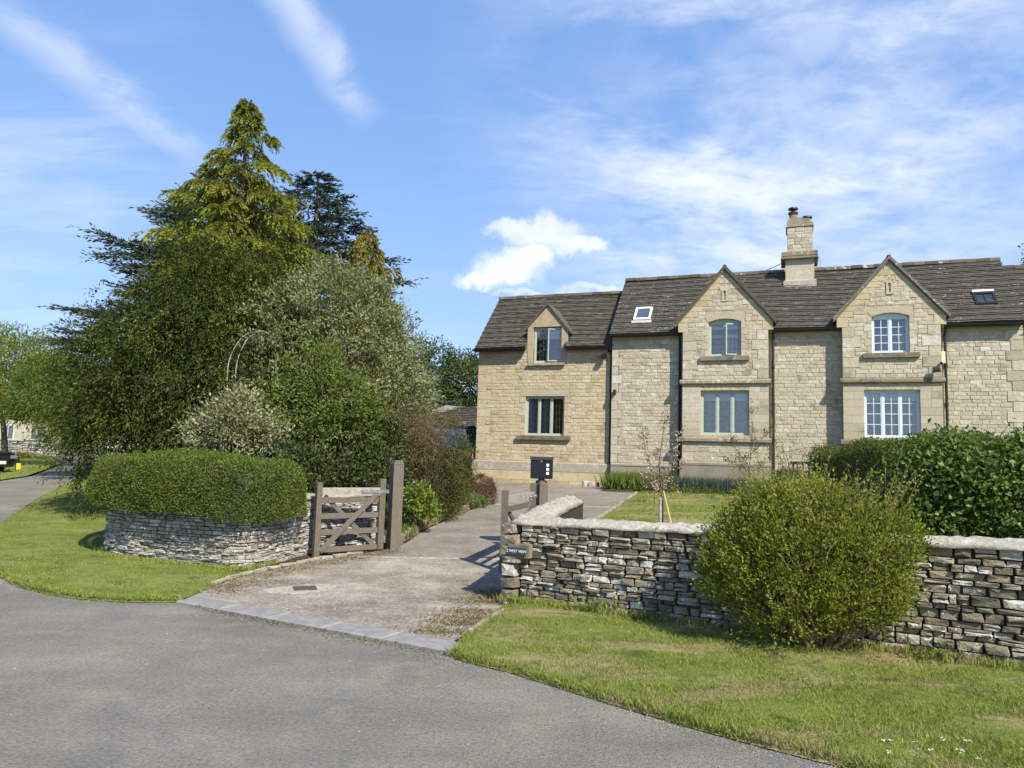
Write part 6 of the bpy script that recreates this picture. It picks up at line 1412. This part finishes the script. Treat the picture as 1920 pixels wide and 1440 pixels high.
for x in (-.7, .7):
    mb = MB(); mb.bar((x, -.2, 0), (x, -.2, .62), .05, .05); mb.build('leg', 'black_iron', bn); mb = MB(); mb.bar((x, .25, 0), (x, .30, 1.02), .05, .05); mb.build('leg', 'black_iron', bn); mb = MB(); mb.bar((x, -.22, .63), (x, .27, .63), .05, .035); mb.build('armrest', 'black_iron', bn)
for i in range(4): mb = MB(); mb.box(-.72, .72, -.2 + i * .11, -.11 + i * .11, .42, .445); mb.build('seat_slat', 'black_iron', bn)
mb = MB(); mb.box(-.78, .78, .25, .33, .98, 1.06); mb.build('top_rail', 'black_iron', bn)
for i in range(9): mb = MB(); mb.box(-.62 + i * .15, -.58 + i * .15, .275, .30, .46, .98); mb.build('back_slat', 'black_iron', bn)
for i, (u, ww, s) in enumerate(((4.05, .30, .16), (4.25, .34, .14), (4.48, .28, .13))):
    p = FP(u, ww); mb = MB(); v_, f_ = SV_DRY[i]; mb.add([(a * s * 1.5, b * s, c * s * 1.2 + s * .5) for a, b, c in v_], f_)
    o = mb.build('ornamental_stone', 'pale_dry_stone', None, label=['left one of three pale stones on the drive below the wing', 'middle one of three pale stones on the drive below the wing', 'right one of three pale stones, nearest the cottage downpipe'][i], cat='stone', group='pale stones by the house wall'); o.location = (p[0], p[1], float(terr(*p))); o.rotation_euler = (0, 0, i)

# ================================================================ BUILDINGS AND VEHICLES FURTHER OFF
gx, gy = -2.75, 33.0; gz = float(terr(gx, gy)); gar = thing('garage', 'low stone garage with a slate roof behind the shrubs', 'garage', (gx, gy, gz), HROT); go = (0, 0, 0)
mb = MB(); mb.box(-2.6, 1.9, .0, .25, 0, 2.0); mb.box(-2.6, -2.35, .25, 3.6, 0, 2.0); mb.box(1.65, 1.9, .25, 3.6, 0, 2.0); mb.box(-2.6, 1.9, 3.35, 3.6, 0, 2.0); mb.build('wall', 'far_stone', gar)
mb = MB(); mb.add([(-2.9, -.35, 2.02), (2.2, -.35, 2.02), (2.2, 3.9, 2.02), (-2.9, 3.9, 2.02), (-1.0, 1.75, 3.15), (.55, 1.75, 3.02)], [(0, 1, 5, 4), (1, 2, 5), (2, 3, 4, 5), (3, 0, 4), (3, 2, 1, 0)]); rf = mb.build('roof', 'far_slate', gar)
slates(rf, go, -2.0, 1.4, -.33, 2.05, 1.75, 3.06, 'slate_stone', clip=lambda u, y, z: u > 2.2 - (z - 2.02) * 1.55 or u < -2.9 + (z - 2.02) * 1.6)
mb = MB(); mb.bar((2.2, -.38, 2.05), (.55, 1.72, 3.06), .14, .08); mb.build('hip_tiles', 'ridge_stone', rf); mb = MB(); mb.box(-2.9, 2.2, -.45, -.36, 1.94, 2.06); mb.build('gutter', 'black_iron', gar)
mb = MB(); mb.box(-2.2, 1.5, -.012, 0.0 - .002, 0.05, 1.85); mb.build('dark_door_panel', 'room_dark', gar)  # flat panel on the wall, shade of an opening put in as dark colour

def car(label, x, y, rz, suv, paint='car_paint'):
    z = float(terr(x, y)); th = thing('parked_car', label, 'car', (x, y, z), rz)   # nose towards -y of the car
    Lc, Wc, Hc = (4.5, 1.86, 1.82) if suv else (4.1, 1.74, 1.46); hw = Wc / 2
    bonnet, belt = (1.08, 1.12) if suv else (.88, .93); y0 = -Lc / 2
    def loft(secs, nm, mat):
        mb = MB(); n = len(secs[0]); vs_ = [p for s in secs for p in s]
        fs = [(i * n + j, (i + 1) * n + j, (i + 1) * n + (j + 1) % n, i * n + (j + 1) % n) for i in range(len(secs) - 1) for j in range(n)] + [tuple(range(n)), tuple((len(secs) - 1) * n + j for j in range(n - 1, -1, -1))]
        mb.add(vs_, fs); return mb.build(nm, mat, th, smooth=False)
    def sec(yy, w_, zl, zh, r_): return [(-w_ + r_, yy, zl), (w_ - r_, yy, zl), (w_, yy, zl + r_), (w_, yy, zh - r_), (w_ - r_, yy, zh), (-w_ + r_, yy, zh), (-w_, yy, zh - r_), (-w_, yy, zl + r_)]
    loft([sec(y0, hw * .80, .42, bonnet * .78, .08), sec(y0 + .08, hw * .93, .30, bonnet * .90, .10), sec(y0 + .45, hw, .26, bonnet * .97, .10), sec(y0 + 1.25, hw, .26, bonnet, .10), sec(y0 + 1.6, hw, .26, belt, .08), sec(Lc / 2 - .5, hw, .26, belt + .02, .08), sec(Lc / 2 - .08, hw * .95, .30, belt, .10), sec(Lc / 2, hw * .85, .42, belt * .88, .08)], 'body', paint)
    ct = [(y0 + 1.15, belt - .06), (y0 + 1.85, Hc), (Lc / 2 - .75, Hc), (Lc / 2 - .18, belt - .06)]
    mb = MB(); w0_, w1_ = hw * .93, hw * .74; vs_ = []
    for sgn in (-1, 1): vs_ += [(sgn * (w0_ if zc < Hc else w1_), yy, zc) for yy, zc in ct]
    mb.add(vs_, [(0, 1, 2, 3), (7, 6, 5, 4), (1, 5, 6, 2), (0, 4, 5, 1), (3, 2, 6, 7), (0, 3, 7, 4)]); mb.build('cabin', 'tyre', th)
    mb = MB(); mb.box(-w1_ - .01, w1_ + .01, ct[1][0] - .03, ct[2][0] + .03, Hc - .01, Hc + .035, .015); mb.build('roof', paint, th)
    def quad(nm, a, b, c, d, mat='window_glass'): mb = MB(); mb.add([a, b, c, d], [(0, 1, 2, 3)]); mb.build(nm, mat, th, fix=False)
    i_ = .06; f = lambda yy, zc, o: (yy, zc)
    quad('windscreen', (-w0_ + .08, ct[0][0] + .02, belt + .0), (w0_ - .08, ct[0][0] + .02, belt + .0), (w1_ - .05, ct[1][0] - .06, Hc - .05), (-w1_ + .05, ct[1][0] - .06, Hc - .05))
    quad('rear_window', (-w0_ + .1, ct[3][0] + .01, belt + .02), (w0_ - .1, ct[3][0] + .01, belt + .02), (w1_ - .06, ct[2][0] + .07, Hc - .06), (-w1_ + .06, ct[2][0] + .07, Hc - .06))
    for sgn in (-1, 1):
        ym = (ct[1][0] + ct[2][0]) / 2
        for (ya, yb, yc, yd) in ((ct[0][0] + .28, ym - .03, ym - .03, ct[1][0] + .04), (ym + .03, ct[3][0] - .22, ct[2][0] - .06, ym + .03)):
            quad('side_window', (sgn * (w0_ + .012), ya, belt + .03), (sgn * (w0_ + .012), yb, belt + .03), (sgn * (w1_ + .012), yc, Hc - .08), (sgn * (w1_ + .012), yd, Hc - .08))
        for yy in (y0 + .85, Lc / 2 - .85):
            wh = MB(); rr = .36 if suv else .31
            wh.tube([(sgn * (hw - .19), yy, rr), (sgn * (hw + .012), yy, rr)], rr, 18); tyre = wh.build('wheel', 'tyre', th)
            wh = MB(); wh.tube([(sgn * (hw + .010), yy, rr), (sgn * (hw + .022), yy, rr)], rr * .64, 12); wh.build('rim', 'alloy', tyre)
        mb = MB(); mb.box(min(sgn * hw * .52, sgn * hw * .86), max(sgn * hw * .52, sgn * hw * .86), y0 - .01, y0 + .16, bonnet * .66, bonnet * .80, .02); mb.build('headlight', 'lamp_lens', th)
        mb = MB(); mb.box(min(sgn * hw * .62, sgn * hw * .90), max(sgn * hw * .62, sgn * hw * .90), Lc / 2 - .12, Lc / 2 + .012, belt * .70, belt * .90, .02); mb.build('tail_light', 'red_lens', th)
        mb = MB(); mb.box(min(sgn * (hw + .02), sgn * (hw + .18)), max(sgn * (hw + .02), sgn * (hw + .18)), ct[0][0] + .30, ct[0][0] + .42, belt - .02, belt + .13, .02); mb.build('wing_mirror', paint, th)
    mb = MB(); mb.box(-hw * .45, hw * .45, y0 - .012, y0 + .1, bonnet * .52, bonnet * .76, .015); mb.build('grille', 'black_iron', th)
    mb = MB(); mb.box(-.26, .26, y0 - .022, y0 - .010, .40, .51); mb.build('number_plate', 'white_plastic', th)
    return th
car('dark blue black car parked beside the house behind the shrubs', -2.35, 28.3, R(184), True)
car('black car cut off by the left picture edge beside the grass island', -19.75, 26.4, R(83), False)

hx, hy = -42.5, 61.0; hzb = float(terr(hx, hy)); fh = thing('far_cottage', 'pale stone cottage far off behind the willow and garden trees', 'cottage', (hx, hy, hzb), R(-8))
mb = MB(); mb.box(-5, 6, 0, .4, 0, 3.2); mb.box(-5, 6, 5.6, 6, 0, 3.2); mb.prism([(0, 0), (6, 0), (6, 3.2), (3, 5.6), (0, 3.2)], 0, 5.6, 6.0); mb.prism([(0, 0), (6, 0), (6, 3.2), (3, 5.6), (0, 3.2)], 0, -5.4, -5.0); mb.build('wall', 'far_stone', fh)
mb = MB(); mb.prism([(-.3, 3.1), (3, 5.75), (6.3, 3.1), (6.3, 2.95), (3, 5.6), (-.3, 2.95)], 0, -5.5, 6.12); rf = mb.build('roof', 'far_slate', fh); mb = MB(); mb.box(4.9, 5.6, 2.6, 3.4, 5.0, 6.7, .03); mb.build('chimney', 'far_stone', rf)
for x in (-3.6, -.9, 1.8, 4.4):
    mb = MB(); mb.box(x - .55, x + .55, -.03, -.002, 1.0, 2.2); w_ = mb.build('window', 'white_paint', fh); mb = MB(); mb.box(x - .47, x - .03, -.04, -.032, 1.08, 2.12); mb.build('pane', 'room_dark', w_); mb = MB(); mb.box(x + .03, x + .47, -.04, -.032, 1.08, 2.12); mb.build('pane', 'room_dark', w_)
fwp = smooth_path([(-38.5, 52.5), (-33, 51.5), (-27.5, 50.5), (-22, 51.5)], .5); fwl = thing('drystone_wall', 'low pale garden wall in front of the far cottage', 'stone wall', (-33, 51.5, 0.9))
drystone(fwl, (-33, 51.5, .9), fwp, lambda f: 1.95 + .35 * (f > .6), 7, (.3, .7), 'pale_dry_stone', .4, 120, deep=.3, gap=.02)
bl = thing('marker_post', 'short black post with a yellow plate on the grass island', 'marker post', (-18.25, 27.9, float(terr(-18.25, 27.9)))); mb = MB(); mb.tube([(0, 0, -.1), (0, 0, .52), (0, 0, .56)], [.055, .055, .035], 8); mb.build('post', 'black_iron', bl); mb = MB(); mb.box(.02, .18, -.075, -.06, .06, .30, .005); mb.build('plate', 'yellow_paint', bl)
tufts('daffodil_clump', 'yellow flowers in front of the far garden wall', 'flowers', [(-24.6, 37.5), (-24.3, 37.6)], 120, .4, .06, 'petal_yellow', .2, lean=.5, kind='stuff')
young_tree('spindly sapling at the tip of the grass island', -18.2, 30.3, 0, [([(0, 0, .7), (0, 0, 1.2)], .02), ([(0, 0, 1.15), (-.3, 0, 1.5)], .012), ([(0, 0, 1.15), (.3, 0, 1.45)], .012), ([(0, 0, 1.15), (.05, 0, 1.6)], .012)], 'leaf_fresh', 160, .08, .04, 78, name='sapling')

# ================================================================ GRASS, LITTER, WEEDS
def grass(name, poly, n, h, wd, seed, dens_fn=None, lift=.045, margin=0.02):
    poly = np.array(poly); lo, hi = poly.min(0), poly.max(0); g = np.random.default_rng(seed); x = g.uniform(lo[0], hi[0], n * 4); y = g.uniform(lo[1], hi[1], n * 4); k = inside(poly, x, y)
    if dens_fn is not None: k &= g.random(n * 4) < dens_fn(x, y)
    x, y = x[k][:n], y[k][:n]; d = edge_dist(poly, x, y); m_ = len(x); z = terr(x, y) + .006 + lift * np.minimum(1, d / .2) - .006
    T = np.tile(UP, (m_, 1)) + unit(m_) * .75; T[:, 2] = np.abs(T[:, 2]); N = unit(m_); N[:, 2] *= .2
    edge_k = np.where(d < .12, 1.25, 1.0)
    leaf_mesh(name, np.column_stack([x, y, z]), T, N, h * g.uniform(.5, 1.35, m_) * edge_k, wd * g.uniform(.7, 1.3, m_), 'grass_blade', None, None, (0, 0, 0), kind='stuff', label='short mown grass blades of the ' + name.replace('_', ' ').replace(' grass', ''), cat='grass')
grass('verge_grass', VP, 150000, .038, .0055, 1, lambda x, y: np.clip(26.0 / ((x * x + y * y) + 1) , 0.1, 1) * (x < 5.6))
grass('roadside_grass', LP, 190000, .042, .009, 2, lambda x, y: np.clip(120.0 / (x * x + y * y + 1), .03, 1) * (y < 24))
grass('garden_grass', GP, 32000, .05, .012, 3)
grass('island_grass', IP, 9000, .10, .03, 4)
# longer tufts at the foot of both walls and leafy weeds
fr = np.array([(p[0] - .05, p[1] - .11) for p in RW if p[0] < 5]); tufts('wall_foot_grass', 'longer grass and weeds along the foot of the dark wall', 'grass', fr, 5200, .095, .008, 'grass_blade', .045, kind='stuff')
fr = np.array([(p[0] - .03, p[1] - .10) for p in LW if p[1] < 12.3 and p[0] < -3.2]); tufts('wall_foot_grass', 'longer grass along the foot of the pale curved wall', 'grass', fr, 2600, .08, .010, 'grass_blade', .04, kind='stuff')
for i, (lab, x, y, n) in enumerate((('leafy green weed growing at the foot of the dark wall', .98, 7.84, 190), ('smaller weed under the privet against the dark wall', 1.42, 7.58, 90), ('weeds at the wall foot right of the privet bush', 3.55, 6.30, 160))):
    c = np.array([x, y, float(terr(x, y)) + .06]); P = c + rng.normal(size=(n, 3)) * np.array([.15, .05, .055]); P[:, 2] = np.maximum(P[:, 2], c[2] - .03)
    th = thing('weed', lab, 'weed', tuple(c)); leaf_mesh('leaves', P, unit(n) + UP * .5, unit(n) + UP, rng.uniform(.04, .085, n), .03, 'leaf_bright', th, None, tuple(c))
def litter(name, label, pts, n, spread, size, mat):
    pts = np.array(pts); c = pts[rng.integers(0, len(pts), n)] + rng.normal(size=(n, 2)) * np.array(spread); z = terr(c[:, 0], c[:, 1]) + .010 + rng.random(n) * .012
    T = unit(n); T[:, 2] *= .3; N = np.tile(UP, (n, 1)) + unit(n) * .5
    leaf_mesh(name, np.column_stack([c, z]), T, N, size * rng.uniform(.5, 1.4, n), size * .55, mat, None, None, (0, 0, 0), kind='stuff', label=label, cat='leaf litter')
e1 = np.array([p for p in dr_ if 6.7 < p[1] < 9.2]) + np.array((-.22, 0)); litter('leaf_litter', 'brown leaf litter and moss along the right drive edge', e1, 5200, (.19, .10), .026, 'leaf_dead')
e2 = np.array([p for p in dl if 8.7 < p[1] < 12.2]) + np.array((.20, -.05)); litter('leaf_litter', 'brown leaf litter along the left drive edge by the gate', e2, 3600, (.15, .12), .026, 'leaf_dead')
litter('drive_chippings', 'pale chippings and crumbs scattered over the lower drive', np.column_stack([rng.uniform(-2.9, -.4, 400), rng.uniform(7.6, 11.3, 400)]), 2600, (.15, .15), .016, 'trim_mineral')
kb_ = np.array([ka + (kb - ka) * f + np.array((-.03, -.05)) for f in np.linspace(.1, 1.02, 40)]); litter('moss_crumbs', 'mossy crumbs in the joint between kerb slabs and road', kb_, 700, (.03, .025), .018, 'leaf_olive')
x = rng.uniform(1.9, 3.1, 26); y = rng.uniform(3.6, 4.6, 26); k = inside(np.array(VP), x, y); x, y = x[k], y[k]; n = len(x); P = np.column_stack([x, y, terr(x, y) + .075]); P = np.repeat(P, 4, 0) + rng.normal(size=(n * 4, 3)) * .004
leaf_mesh('daisies', P, unit(len(P)) * np.array([1, 1, .2]), np.tile(UP, (len(P), 1)), .016, .012, 'petal_white', None, None, (0, 0, 0), kind='stuff', label='scattered white daisies in the near verge', cat='flowers')

we = dens(ve[(ve[:, 1] < 6.3) & (ve[:, 1] > 2.5)], .03, False); tufts('verge_edge_grass', 'ragged grass hanging over the road edge of the verge', 'grass', we + np.array((.03, .03)), 5200, .065, .006, 'grass_blade', (.03, .03), kind='stuff', lean=.9)
wl_ = dens(le[(le[:, 1] < 13) & (le[:, 1] > 7.5)], .03, False); tufts('bank_edge_grass', 'ragged grass along the road edge of the lawn bank', 'grass', wl_ + np.array((.02, .05)), 4200, .06, .009, 'grass_blade', (.03, .03), kind='stuff', lean=.9)
litter('road_grit', 'pale grit and crumbs washed against the verge edge', we + np.array((-.04, -.04)), 2000, (.06, .06), .009, 'trim_mineral')
litter('road_grit', 'pale grit and crumbs along the road edge of the lawn bank', wl_ + np.array((-.02, -.06)), 1600, (.06, .06), .012, 'trim_mineral')
litter('road_litter', 'dead leaf scraps gathered on the road by the kerb slabs', np.array([ka + (kb - ka) * f + np.array((-.06, -.10)) for f in np.linspace(.2, 1.1, 40)]), 420, (.10, .08), .022, 'leaf_dead')

rp = np.column_stack([rng.uniform(-5, 1.2, 500), rng.uniform(2.8, 8.2, 500)]); rp = rp[inside(np.array(road_poly), rp[:, 0], rp[:, 1])]; litter('road_grit', 'loose pale stones and crumbs scattered on the road', rp, 420, (.05, .05), .012, 'trim_mineral')
